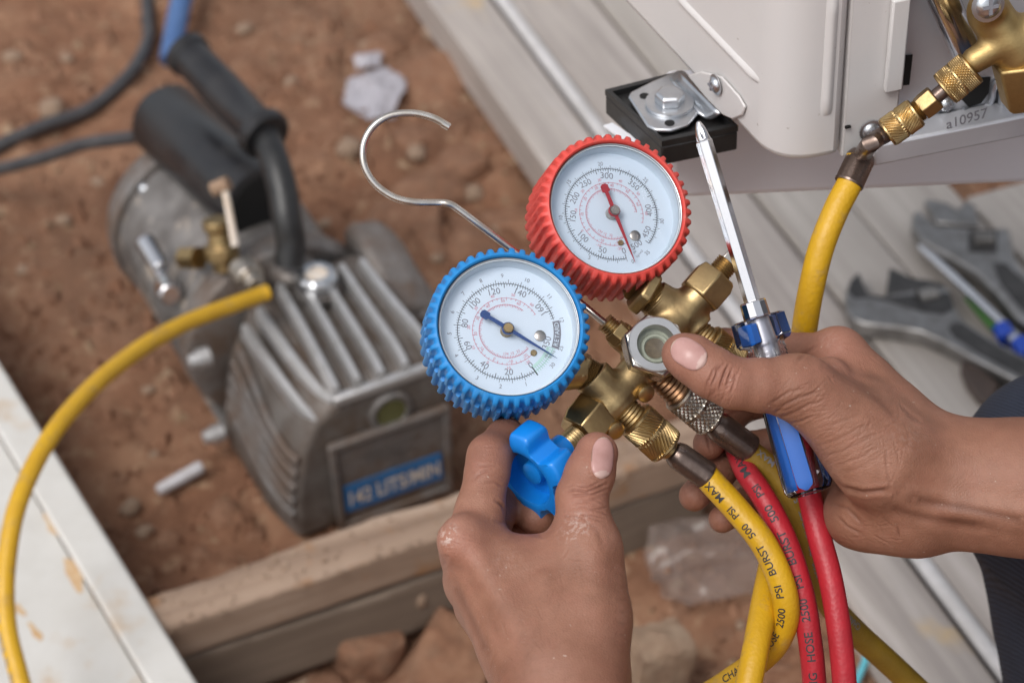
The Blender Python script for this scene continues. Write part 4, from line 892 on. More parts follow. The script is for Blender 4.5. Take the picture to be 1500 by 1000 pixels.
# ------------------------------------------------------------------ gauge manifold
man = thing('gauge_manifold', 'brass refrigerant manifold with a red gauge, a blue gauge and a steel hook', 'gauge manifold', P(955, 511, 1.143))
NB = D(.14, .25, .96).normalized(); NRD = D(.235, .26, .935).normalized()
def gauge(cx, cy, Z, n, rubber, label, kind):
    C = P(cx, cy, Z); n = V(n).normalized(); e1 = D(1, 0, 0); e1 = (e1-n*e1.dot(n)).normalized(); e2 = e1.cross(n)   # image right, image down
    g = thing('pressure_gauge', label, None, C-man.location); g.parent = man
    at = lambda th, r, h=0.0: C+e1*(r*math.cos(th))+e2*(r*math.sin(th))+n*h
    NR_ = 46
    def teeth(t, ph, r):
        if r < .0349: return r
        row = 0 if (t > -.004 or kind == 'red') else .5
        x = ph*NR_/(2*math.pi)+row+t*12; c = math.cos(2*math.pi*x); k = max(0, min(1, (c+.28)/.72)); k = k*k*(3-2*k)
        amp = .0020 if r > .0352 else .0015
        return r+amp*k
    bk_ = 0 if kind == 'blue' else .0035
    prof = [(-.0275+bk_, .026), (-.0275+bk_, .0325), (-.0265+bk_, .0349), (-.024+bk_, .0354), (-.015, .0354), (-.007, .0354), (-.0042, .0354), (-.0038, .0354), (.000, .0354), (.004, .0354), (.0078, .0354), (.0095, .0349), (.0104, .0342), (.0108, .0335), (.0104, .0329), (.0094, .0326), (.006, .0325)]
    mb = MB(); mb.lathe(C, n, prof, NR_*10, cap=False, mod=teeth); mb.build('rubber_boot', rubber, g, angle=50)
    mb = MB(); mb.lathe(C, n, [(-.027, .001), (-.027, .0300), (-.025, .0322), (-.004, .0324), (.0085, .0325), (.0090, .0322), (.0088, .0319), (.0080, .0317)], 64, cap=False); mb.build('metal_case', M['zinc'], g, angle=30)
    mb = MB(); mb.lathe(C, n, [(-.0012, .0005), (-.0012, .0316), (.0079, .0317), (.0079, .0314), (.001, .0310), (0, .0305), (0, .0005)], 64, cap=False); mb.build('dial', M['dial'], g)
    mb = MB(); mb.lathe(C, n, [(.0066, .0005), (.0066, .0314), (.0078, .0314), (.0079, .028), (.0080, .0005)], 64, cap=False); mb.build('lens', M['lens'], g, angle=30)
    ink = MB(); h = .00012
    def arc(a0, a1, r, w, m):
        k = max(2, int(abs(a1-a0)/3)); rows = [[at(rad(a0+(a1-a0)*i/k), r-w/2, h), at(rad(a0+(a1-a0)*i/k), r+w/2, h)] for i in range(k+1)]; ink.sheet(rows, m)
    def tick(a, r0, r1, w, m):
        t = rad(a); s = (e1*(-math.sin(t))+e2*math.cos(t))*w/2; p, q = at(t, r0, h), at(t, r1, h); ink.add([p-s, p+s, q+s, q-s], [(0, 1, 2, 3)], m)
    def text(body, a, r, rot, size, m, hh=h):
        c = at(rad(a), r, hh); b = rad(rot); ex = e1*math.cos(b)+e2*math.sin(b); ey = e1*math.sin(b)-e2*math.cos(b)
        vs, fs = text_mesh(body, size); ink.add([c+ex*x+ey*y for x, y in vs], fs, m)
    R = .0226
    if kind == 'blue':
        arc(54.5, 344, R, .00028, 0)
        for i in range(0, 89):
            a = 54.5+3.27*i
            if a > 344: break
            tick(a, R-(.0011 if i % 5 else .0021), R, .00022 if i % 5 else .0003, 0)
        for i in range(0, 100):
            a = 54.5+2.9*i
            if a > 344: break
            tick(a, R, R+(.0009 if i % 5 else .0019), .0002, 0)
        for b_, a, rt in (('0', 54.5, -32), ('20', 87, 0), ('40', 122, 35), ('60', 157.6, 66), ('80', 189, -84), ('100', 220, -45), ('120', 252, -13), ('140', 288.5, 20), ('160', 326, 232), ('350', 14.5, -72)): text(b_, a, .0193, rt, .0042, 1)
        for b_, a, rt in (('1', 70, -15), ('2', 96, 5), ('3', 121, 30), ('4', 152, 60), ('5', 175.5, -85), ('6', 198, -70), ('7', 220.5, -48), ('8', 243, -25), ('9', 265.5, -3), ('10', 291, 20), ('11', 319, 50), ('12', 346, 75), ('25', 16, -70), ('30', 36, -50)): text(b_, a, .0262, rt, .0027, 2)
        k = 12; rows = [[at(rad(346+32*i/k), .0218, h), at(rad(346+32*i/k), .0252, h)] for i in range(k+1)]; ink.sheet(rows, 1)
        for i, ch in enumerate('RETARD'): a = 373.5-i*4.6; text(ch, a, .0235, a-90+180+0-180, .0030, 5, h*2.4)
        arc(19, 54.5, R, .0002, 4); arc(19, 54.5, R-.0022, .0014, 6)
        for i in range(0, 13): tick(19+i*2.9, R-.002, R+.0013, .0002, 4)
        tick(54.5, R-.0026, R+.0022, .0006, 0)
        pr, p2 = (40, 328), (38, 308)
    else:
        arc(71.8, 396, R, .00028, 0)
        for i in range(0, 102):
            a = 71.8+3.24*i
            if a > 397: break
            tick(a, R-(.0011 if i % 5 else .0021), R, .00022 if i % 5 else .0003, 0)
        for i in range(0, 140):
            a = 71.8+2.32*i
            if a > 397: break
            tick(a, R, R+(.0009 if i % 5 else .0018), .0002, 0)
        for b_, a, rt in (('0', 71.8, -18), ('50', 104, 12), ('100', 138.7, 42), ('150', 171.5, -85), ('200', 199.9, -62), ('250', 228.3, -28), ('300', 263.4, 0), ('350', 306, 38), ('400', 350, -102), ('450', 24, -66), ('500', 50, -34)): text(b_, a, .0190, rt, .0041 if b_ != '300' else .0044, 1)
        for b_, a, rt in (('0', 66, -20), ('5', 116, 25), ('10', 171, -90), ('15', 214, -55), ('20', 258, -8), ('25', 313, 42), ('30', 4, -85), ('35', 46, -42)): text(b_, a, .0252, rt, .0027, 2)
        pr, p2 = (60, 372), (62, 352)
    for (a0, a1), r, st in ((pr, .0157, 8.2), (p2, .0126, 3.6)):
        arc(a0, a1, r, .00022, 3); i = 0; a = a0
        while a < a1: tick(a, r-(.0008 if i % 4 else .0012), r+.0003, .0002, 3); a += st if r < .014 else st/1.0; i += 1
        for j in range(9):
            a = a0+(a1-a0)*(j+.5)/9; text(('-20', '-10', '0', '10', '20', '30', '40', '50', '60')[j], a, r+.0017, a-270 if a > 170 else a-90, .0019, 3)
    for j, a in enumerate((60, 76, 92) if kind == 'blue' else (92, 108, 122)): text(('22', '12', '134')[j], a, .0107, a-90, .0017, 3)
    text('psi', (30 if kind == 'blue' else 58), .0212, -40, .0017, 2); text('kg/cm2', (26 if kind == 'blue' else 54), .0232, -50, .0016, 2)
    ink.build('dial_print', [M['ink'], M['ink_soft'], M['ink_soft'], M['ink_pink'], M['ink_green'], M['dial'], M['pale_green']], g, smooth=False, fix=False)
    sc = [((791, 492), .0026, 'nickel'), ((781.6, 517), .0015, 'brass')] if kind == 'blue' else [((930, 345.6), .0026, 'nickel'), ((909, 356), .0014, 'brass')]
    for (x, y), r, m in sc:
        c = PL(x, y, C, n); mb = MB(); mb.lathe(c, n, [(0, r), (.0006, r), (.0009, r*.8)], 20); s_ = mb.build('dial_screw', M[m], g)
    th = rad(30.2 if kind == 'blue' else 68.0); hz = .0046; ln, tl_ = (.0262, .0140) if kind == 'blue' else (.0268, .0136)
    hub = C+n*hz; d = e1*math.cos(th)+e2*math.sin(th); s = e1*(-math.sin(th))+e2*math.cos(th)
    pts = [(ln, 0), (ln-.006, .00035), (.004, .00085), (-.004, .00095), (-tl_+.004, .00085), (-tl_+.0035, .0019), (-tl_+.0005, .0019), (-tl_-.0004, .0008)]
    poly = [hub+d*x+s*y for x, y in pts]+[hub+d*x-s*y for x, y in pts[::-1] if y > 0]
    mb = MB(); mb.prism(poly, n*.0005); mb.lathe(hub, n, [(-.0003, .0029), (.0008, .0029)], 20); mb.build('needle', M['needle_'+kind], g)
    mb = MB(); mb.lathe(C, n, [(0, .0030), (hz-.0004, .0029), (hz-.0003, .0022), (hz+.0016, .0024), (hz+.0021, .0020)], 24); mb.build('hub', M['brass_old'] if kind == 'blue' else M['nickel'], g)
    return C, n
M['pale_green'] = pmat('pale_green', (.56, .78, .70), rough=.6)
CB, nb = gauge(742, 485, 1.105, NB, M['blue_rubber'], 'blue low pressure gauge with a blue needle', 'blue')
CR, nr = gauge(895.6, 313.5, 1.150, NRD, M['red_rubber'], 'red high pressure gauge with a red needle', 'red')

Zb, Zs, Zr = 1.140, 1.146, 1.158
# cast brass body: one blended piece
pB, pS, pR = P(899, 585, Zb), P(955, 513, Zs), P(1000, 458, Zr)
c = (pB+pR)/2; F = Field(c-V((.058, .05, .062)), c+V((.058, .05, .062)), .00055)
F.cyl(pB, pS, .0086); F.cyl(pS, pR, .0086)
F.cap(pS-nb*.014, pS-nb*.010, .0125, .0125, .003)
F.cyl(P(866, 550, Zb-.003), P(904, 589, Zb), .0096, .003); F.cyl(pB, P(914, 600, Zb), .0086, .003); F.cyl(pB, P(870, 617, Zb), .0094, .003)
F.cyl(P(957, 437, Zr-.002), P(1006, 466, Zr), .0094, .003); F.cyl(pR, P(1024, 484, Zr), .0080, .003); F.cyl(pR, P(1030, 428, Zr), .0092, .003)
F.cyl(pS+nb*-.012, P(905, 489, Zs), .0068, .003); F.cyl(pS, P(969, 554, Zs), .0080, .003)
v, q = F.mesh(); v = relax(v, q, 1); body = npmesh('brass_body', v, q, M['brass_old'], man)
def bar(a, b, prof, name, mat, parent=man, seg=28, mod=None, ref=None, bevel=0, angle=35):
    a, b = V(a), V(b); Lh = (b-a).length; mb = MB(); mb.lathe(a, (b-a).normalized(), [(t*Lh if t <= 1.0001 else t, r) for t, r in prof], seg, mod=mod, ref=ref); return mb.build(name, M[mat] if isinstance(mat, str) else mat, parent, bevel=bevel, angle=angle)
def thread(a, b, r, name='thread', mat='brass_old', n=5, parent=man):
    return bar(a, b, [(i/(2*n), r-(.0007 if i % 2 else 0)) for i in range(2*n+1)], name, mat, parent, angle=20)
def hexnut(a, b, r, mat='brass_old', name='hex_nut', parent=man, ref=None, taper=.86):
    return bar(a, b, [(0, r*.9), (.06, r), (.72, r), (1, r*taper)], name, mat, parent, seg=6, ref=ref, bevel=.0012, angle=25)
# necks from the gauges
hexnut(P(846, 541, Zb-.004), P(858, 547, Zb-.0035), .0095, 'brass_old', 'gauge_neck'); thread(P(857, 547, Zb-.003), P(870, 554, Zb-.003), .0082)
bar(P(742, 485, 1.1)-nb*.03+D(.022, -.012, 0), P(850, 543, Zb-.004), [(0, .009), (1, .0085)], 'gauge_stem', 'brass_old')
hexnut(P(936, 421, Zr-.006), P(951, 431, Zr-.005), .0125, 'brass_old', 'gauge_neck', taper=1); thread(P(949, 430, Zr-.004), P(961, 441, Zr-.003), .0085)
bar(P(905, 345, 1.165), P(940, 424, Zr-.006), [(0, .009), (1, .009)], 'gauge_stem', 'brass_old')
# high side valve: big hex bonnet, thread, bare stem
hexnut(P(1022, 437, Zr), P(1052, 402, Zr+.002), .0118, 'brass_old', 'valve_bonnet', ref=D(1, .1, .3)); bar(P(1046, 409, Zr+.002), P(1053, 400, Zr+.002), [(0, .010), (1, .0085)], 'bonnet_collar', 'brass_old')
thread(P(1050, 403, Zr+.002), P(1066, 385, Zr+.003), .0058, n=6)
sa, sb = P(1064, 387, Zr+.003), P(1077, 372, Zr+.004); ex, ey, ez = orth(sb-sa, D(0, 0, 1)); mb = MB(); mb.box(sa.lerp(sb, .5), ex, ey, ez, (.0022, .0038, (sb-sa).length/2)); mb.build('bare_stem', M['steel'], man, bevel=.0006)
# low side valve: bonnet, thread, blue handwheel
hexnut(P(876, 600, Zb), P(846, 636, Zb-.006), .0125, 'brass', 'valve_bonnet', ref=D(1, .1, .3)); thread(P(848, 634, Zb-.006), P(826, 656, Zb-.014), .0056, n=7)
for (x, y, Z) in ((902, 631, Zb-.008), (946, 577, Zs-.010)):
    bar(P(x-6, y-6, Z+.004), P(x+2, y+1, Z), [(0, .004), (.3, .0044), (.9, .0044), (1, .0036)], 'side_plug', 'brass', seg=18)
ka = D(-.66, -.52, .54).normalized(); KC = P(781, 692, 1.108)
def star(t, ph, r):
    if r < .0171: return r
    c = math.cos(6*ph+.5); k = .5+.5*math.tanh(3.2*(c+.12)); return .0172+(r-.0172)*k
mb = MB(); mb.lathe(KC-ka*.0085, ka, [(0, .002), (0, .0140), (0, .0235), (.0008, .0245), (.0018, .0250), (.007, .0252), (.0122, .0250), (.0132, .0245), (.0140, .0235), (.0141, .0178), (.0140, .0150), (.0134, .0142), (.0052, .0136), (.0048, .006), (.0095, .0055), (.0100, .0045), (.0100, .001)], 180, mod=star, ref=D(.2, .9, .1)); mb.build('handwheel', M['blue_plastic'], man, angle=42, bevel=0)
bar(KC-ka*.022, KC-ka*.006, [(0, .0065), (1, .0075)], 'handwheel_boss', 'blue_plastic')
# sight glass
e1 = D(1, 0, 0); e1 = (e1-nb*e1.dot(nb)).normalized(); e2 = e1.cross(nb)
SG = P(956, 511, 1.139); hd = e1*math.cos(rad(-43))+e2*math.sin(rad(-43))
mb = MB(); mb.lathe(SG-nb*.004, nb, [(0, .0150), (.0012, .0158), (.0105, .0158), (.0120, .0146), (.0120, .0113)], 6, ref=hd, cap=False); sgp_ = mb.build('sight_glass', M['steel'], man, bevel=.0005, angle=20)
mb = MB(); mb.lathe(SG+nb*.0081, nb, [(0, .0133), (.0010, .0133), (.0014, .0128), (.0014, .0094), (-.0004, .0088), (-.008, .0086)], 56, cap=False); mb.build('face_ring', M['silver_paint'], sgp_, angle=30)
mb = MB(); mb.lathe(SG+nb*.0030, nb, [(0, .0005), (0, .0092)], 48, cap=False); mb.build('well', M['gasket'], sgp_)
mb = MB(); mb.lathe(SG+nb*.0032+e1*.0004+e2*.0004, nb, [(0, .0001), (.0, .0048), (.0001, .0050)], 40, cap=False); mb.build('port_hole', M['port_dark'], sgp_)
mb = MB(); mb.lathe(SG+nb*.0034+e1*.0006+e2*.0006, nb, [(0, .0050), (.0009, .0056), (.0009, .0068), (0, .0074)], 40, cap=False); mb.build('gasket_ring', M['gasket'], sgp_)
mb = MB(); mb.lathe(SG+nb*.0090, nb, [(0, .0004), (.0001, .0091)], 40, cap=False); mb.build('glass', M['lens'], sgp_)
# hook
hexnut(P(911, 494, Zs-.001), P(898, 482, Zs-.002), .0062, 'brass_old', 'hook_nut', taper=1); thread(P(899, 483, Zs-.002), P(886, 472, Zs-.003), .0048, n=4)
mb = MB(); hk = [P(892, 478, Zs-.003), P(858, 450, 1.150), P(800, 403, 1.148), P(745, 362, 1.146), P(700, 328, 1.143), P(668, 304, 1.141), P(655, 298, 1.140), P(640, 297, 1.140), P(605, 296, 1.138), P(575, 288, 1.137), P(548, 268, 1.136), P(533, 240, 1.135), P(533, 210, 1.135), P(548, 184, 1.135), P(573, 169, 1.136), P(605, 166, 1.137), P(635, 173, 1.138), P(658, 186, 1.139)]
pts = spline(hk, 7); mb.tube(pts, .00175, 14); mb.build('hook', M['steel'], man)
bar(P(648, 180.5, 1.1385), P(659, 186.8, 1.139), [(0, .0019), (.9, .0019), (1, .0016)], 'hook_end', 'steel')

# ------------------------------------------------------------------ hoses
def knurled(a, b, r, name, mat, parent, style='diag', nr_=34):
    a, b = V(a), V(b); Lh = (b-a).length; prof = []; bands = ((.08, .46), (.56, .92))
    prof += [(0, r*.86), (.03, r*.97), (.079, r*.97)]
    for b0, b1 in bands:
        prof += [(b0+(b1-b0)*i/21, r) for i in range(22)]; prof += [(b1+.005, r*.955), (b1+.05 if b1 < .9 else .97, r*.955)]
    prof += [(1, r*.85)]
    def mod(t, ph, rr):
        u = t/Lh; 
        for k, (b0, b1) in enumerate(bands):
            if b0 <= u <= b1:
                s = t/r
                if style == 'diag':
                    x = ph*nr_/(2*math.pi)+(1 if k == 0 else -1)*s*3.2; f = abs((x % 1)-.5)*2; return rr-.00075*min(1, f*1.3)
                x = (ph+s*.9)*nr_/(2*math.pi); y = (ph-s*.9)*nr_/(2*math.pi); return rr-.0009*max(abs((x % 1)-.5)*2, abs((y % 1)-.5)*2)
        return rr
    mb = MB(); mb.lathe(a, (b-a).normalized(), [(t*Lh, q_) for t, q_ in prof], nr_*8, mod=mod); return mb.build(name, M[mat], parent, angle=24)
def ferrule(a, b, r, parent, mat='ferrule'):
    def mod(t, ph, rr): return rr-(.0003 if (math.sin(ph*8) > .72 and .2 < t/(V(b)-V(a)).length < .93) else 0)
    return bar(a, b, [(0, r*.62), (.04, r*.82), (.12, r*.93), (.2, r), (.9, r), (.94, r*1.03), (1, r*1.0)], 'ferrule', mat, parent, seg=64, mod=mod, angle=28)
def hose_print(pts, r, body, s0, size, mat, parent, lean=0.0, rev=True):
    pts = [V(p) for p in pts]; S = [0]
    for i in range(1, len(pts)): S.append(S[-1]+(pts[i]-pts[i-1]).length)
    vs, fs = text_mesh(body, size, 2, .012); x0 = max(v[0] for v in vs); out = []
    S = np.array(S); A = np.array([tuple(p) for p in pts])
    for x, y in vs:
        s = s0+(x0-x) if rev else s0+(x+x0); s = min(max(s, 1e-5), S[-1]-1e-5)
        c = V([np.interp(s, S, A[:, k]) for k in range(3)]); c1 = V([np.interp(min(s+.003, S[-1]), S, A[:, k]) for k in range(3)]); c0 = V([np.interp(max(s-.003, 0), S, A[:, k]) for k in range(3)])
        t = (c1-c0).normalized(); t = -t if rev else t; n = (CAM-c); n = (n-t*n.dot(t)).normalized(); u = n.cross(t); a = y/r+lean
        out.append(c+(n*math.cos(a)+u*math.sin(a))*(r+.00018))
    mb = MB(); mb.add(out, fs); return mb.build('hose_lettering', mat, parent, smooth=False, fix=False)
TXT = 'CHARGING   HOSE   2500   PSI   BURST   500   PSI   MAX'
def hose(label, px, r, mat, group=None, n=10):
    pts = spline([P(*p) for p in px], n); h = thing('charging_hose', label, 'hose', pts[len(pts)//2], group)
    mb = MB(); mb.tube(pts, r, 22); mb.build('hose_tube', M[mat], h, angle=60); return h, pts
RH = .0064
# front yellow hose
hA, pA = hose('bright yellow lettered hose screwed to the blue side of the manifold', [(1030, 690, 1.151), (1040, 703, 1.150), (1080, 747, 1.146), (1116, 792, 1.142), (1140, 840, 1.140), (1151, 880, 1.142), (1149, 915, 1.148), (1132, 948, 1.156), (1100, 976, 1.166), (1062, 1002, 1.175), (1000, 1045, 1.19), (955, 1100, 1.185), (985, 1150, 1.165), (1030, 1160, 1.150)], RH, 'hose_yellow')
thread(P(910, 597, Zb), P(936, 620, Zb+.002), .0074, parent=hA, n=6); knurled(P(929, 612, Zb+.001), P(978, 656, Zb+.005), .0097, 'knurled_nut', 'brass', hA)
bar(P(974, 653, Zb+.005), P(990, 666, Zb+.007), [(0, .0050), (.5, .0050), (.5, .0042), (1, .0042)], 'nipple', 'brass', hA); ferrule(P(984, 660, Zb+.006), P(1036, 697, 1.150), .0067, hA)
hose_print(pA, RH, TXT, .006, .0052, M['ink'], hA, lean=.35)
# middle yellow hose, its shade painted in as a darker colour
hM, pM = hose('yellow hose from the middle port, shade painted into its colour, behind the red hose', [(1088, 652, 1.166), (1100, 664, 1.167), (1132, 692, 1.170), (1160, 738, 1.174), (1176, 785, 1.180), (1190, 840, 1.19), (1216, 885, 1.20), (1254, 926, 1.22), (1300, 968, 1.235), (1345, 1010, 1.25), (1440, 1100, 1.275)], RH, 'hose_yellow_shaded')
thread(P(962, 548, Zs), P(998, 582, Zs+.004), .0068, mat='copper_dull', n=7, parent=hM); knurled(P(994, 576, Zs+.003), P(1042, 616, Zs+.012), .0092, 'knurled_nut', 'nickel', hM, 'diamond', 22)
bar(P(1038, 612, Zs+.011), P(1052, 624, Zs+.013), [(0, .0056), (.5, .0056), (.5, .005), (1, .005)], 'nipple', 'brass_old', hM); ferrule(P(1043, 617, Zs+.012), P(1097, 657, 1.167), .0073, hM)
hose_print(pM, RH, TXT, .006, .0048, M['ink_soft'], hM, lean=-.5)
# red hose: comes from the red side, passes behind the hand, hangs in a loop
hR, pRd = hose('red lettered hose looping down out of the bottom, nearer the yellow one', [(1066, 519, 1.164), (1082, 533, 1.167), (1090, 556, 1.178), (1074, 600, 1.205), (1076, 645, 1.194), (1092, 688, 1.166), (1112, 718, 1.158), (1136, 760, 1.152), (1157, 808, 1.149), (1176, 872, 1.148), (1187, 940, 1.148), (1193, 1000, 1.15), (1196, 1080, 1.155), (1200, 1180, 1.158), (1210, 1225, 1.155), (1222, 1235, 1.15)], .0058, 'hose_red')
thread(P(1020, 482, Zr), P(1042, 500, Zr+.001), .0062, parent=hR); knurled(P(1038, 497, Zr), P(1080, 530, Zr+.006), .0082, 'knurled_nut', 'brass', hR)
hose_print(pRd, .0058, TXT, .100, .0056, M['ink'], hR, lean=0.05)
hR2, pR2 = hose('second length of red hose hanging from behind the screwdriver handle', [(1170, 640, 1.165), (1178, 690, 1.158), (1188, 735, 1.150), (1200, 785, 1.145), (1216, 845, 1.141), (1229, 920, 1.138), (1237, 1000, 1.138), (1240, 1080, 1.14), (1241, 1180, 1.143), (1234, 1225, 1.147), (1222, 1235, 1.15)], .0058, 'hose_red')
bar(P(1163, 612, 1.170), P(1171, 645, 1.164), [(0, .005), (.1, .007), (1, .007)], 'ferrule', 'ferrule', hR2)
hose_print(pR2, .0058, TXT, .120, .0052, M['ink_soft'], hR2, lean=1.1)
# yellow hose from the service valve, passing behind the hand
hC, pC = hose('yellow hose rising to the service valve of the cream unit', [(1258, 232, 1.178), (1246, 266, 1.176), (1226, 305, 1.174), (1204, 360, 1.173), (1189, 420, 1.178), (1178, 485, 1.19), (1168, 570, 1.215), (1158, 660, 1.225), (1146, 750, 1.205), (1132, 820, 1.175), (1120, 880, 1.153), (1108, 945, 1.136), (1096, 1005, 1.128), (1085, 1070, 1.128), (1065, 1130, 1.136), (1030, 1160, 1.150)], RH, 'hose_yellow')
def zc(x, y, d=.028): return PL(x, y, OA+NR*d, NR)
k0, k1, k2, k3, k4, k5 = zc(1424, 98), zc(1383, 132), zc(1371, 142), zc(1349, 160), zc(1343, 164), zc(1298, 196)
knurled(k0, k1, .0089, 'knurled_nut', 'brass', hC, 'diamond', 34); bar(k1, k2, [(0, .0036), (1, .0036)], 'nipple', 'ferrule', hC)
hexnut(k2, k3, .0066, 'brass', 'hex_nut', hC, taper=.95); thread(k3, k4, .0058, parent=hC, n=3, mat='brass'); knurled(k4, k5, .0076, 'knurled_nut', 'brass', hC, 'diag', 30)
mb = MB(); el = [k5.lerp(k4, .1), k5, zc(1284, 204, .03), zc(1272, 214, .033), P(1264, 226, 1.179)]; mb.tube(spline(el, 5), [.0044]*2+[.0042]*30 if False else .0043, 16); mb.build('elbow', M['ferrule'], hC)
ferrule(P(1265, 223, 1.179), P(1243, 270, 1.176), .0072, hC)
# hose of the vacuum pump
hP, pP = hose('long yellow hose arching from the vacuum pump over the white panel', [(392, 428, 1.925), (376, 434, 1.92), (340, 447, 1.90), (270, 474, 1.86), (200, 514, 1.81), (130, 572, 1.75), (70, 645, 1.70), (26, 738, 1.66), (9, 830, 1.64), (9, 905, 1.63), (22, 968, 1.62), (48, 1040, 1.61), (120, 1130, 1.58), (300, 1250, 1.52), (700, 1330, 1.45), (1150, 1260, 1.37), (1400, 1150, 1.30), (1440, 1100, 1.275)], .0066, 'hose_yellow')
hose_print(pP, .0066, TXT, .40, .0050, M['ink_soft'], hP, lean=.9)

# ------------------------------------------------------------------ screwdriver
sdT, sdE = P(1022.5, 178, 1.117), P(1187, 722, 1.116); sa_ = (sdE-sdT).normalized(); SL = (sdE-sdT).length
scd = thing('screwdriver', 'cross tip screwdriver with a clear and blue handle held under the thumb', 'screwdriver', sdT.lerp(sdE, .75))
u = lambda x, y: (P(x, y, 1.1168)-sdT).dot(sa_)
t_sh, t_c0, t_h0 = u(1030, 206), u(1104, 440), u(1112, 466)
vdir = (CAM-sdT).normalized()
def flutes(t, ph, r): return r*(1-.42*max(0, math.cos(4*ph))**3*min(1, t/.002)) if t < .0085 else r
mb = MB(); mb.lathe(sdT, sa_, [(0, .0006), (.0006, .0013), (.003, .0024), (.006, .0031), (.0085, .0034), (t_sh, .0034)], 48, mod=flutes, ref=vdir); mb.build('cross_tip', M['chrome'], scd, angle=40)
ref_hex = (vdir*math.cos(rad(30))+sa_.cross(vdir)*math.sin(rad(30)))
mb = MB(); mb.lathe(sdT+sa_*(t_sh-.0005), sa_, [(0, .0033), (.0012, .0040), (t_c0-t_sh, .0040), (t_h0-t_sh+.05, .0040)], 6, ref=ref_hex); mb.build('hex_shaft', M['chrome'], scd, angle=20, bevel=.0003)
mb = MB(); mb.lathe(sdT+sa_*t_c0, sa_, [(0, .0056), (.0006, .0062), (t_h0-t_c0-.001, .0064), (t_h0-t_c0, .0058)], 12, ref=ref_hex); mb.build('collar', M['chrome'], scd, bevel=.0004, angle=20)
H0 = sdT+sa_*(t_h0-.001); HL = SL-t_h0+.001
def fac(t, ph, r):
    if .0008 < t < .0130: return r/max(math.cos(((ph+math.pi/6) % (math.pi/3))-math.pi/6), .8)*.94
    if t > .034: return r*(1-.045*(.5+.5*math.cos(6*ph+.6)))
    if .0140 < t < .0245: return r*(1+.022*math.cos(36*ph))
    return r
prof = [(0, .0062), (.0003, .0104), (.001, .0117), (.0112, .0121), (.0128, .0110), (.0138, .0088), (.0150, .0086), (.0168, .0090), (.0169, .0083), (.0190, .0090), (.0191, .0083), (.0212, .0090), (.0213, .0084), (.0240, .0090), (.027, .0095), (.032, .0100), (.045, .0106), (.058, .0111), (HL-.008, .0117), (HL-.003, .0115), (HL-.0008, .0102), (HL, .0085)]
mb = MB(); mb.lathe(H0, sa_, prof, 72, mod=fac, ref=vdir); mb.build('clear_handle', M['acrylic2'] if 'acrylic2' in M else M['acrylic'], scd, angle=30)
mb = MB(); mb.lathe(H0+sa_*.001, sa_, [(0, .0052), (.012, .0060), (.030, .0058), (.036, .0040), (HL-.02, .0038)], 24); mb.build('inner_core', M['silver_paint'], scd)
sxd = sa_.cross(vdir)
def insert(phi, t0, t1, w, r0, r1, name='blue_insert'):
    n = vdir*math.cos(phi)+sxd*math.sin(phi); s = sa_.cross(n); mb = MB(); rows = []
    k = 30
    for i in range(k+1):
        a = i/k; t = t0+(t1-t0)*a; e = math.sqrt(max(.04, 1-(max(0, abs(a-.5)*2-.86)/.14)**2)); c = H0+sa_*t
        rows.append([c+n*r0*.6-s*w*e, c+n*(r0+(r1-r0)*a)*.95-s*w*e, c+n*(r0+(r1-r0)*a)*1.0, c+n*(r0+(r1-r0)*a)*.95+s*w*e, c+n*r0*.6+s*w*e])
    mb.sheet(rows); n_ = 5; mb.f += [(0, 1, 2, 3, 4), tuple(k*n_+j for j in range(4, -1, -1)), ] ; mb.m += [0, 0]
    mb.build(name, M['blue_insert'], scd, angle=30)
for ph in (.80, -2.7): insert(ph, .0018, .0118, .0046, .0104, .0108)
insert(.10, .0262, HL-.0035, .0038, .0086, .0109); insert(1.50, .0262, HL-.003, .0020, .0086, .0104)
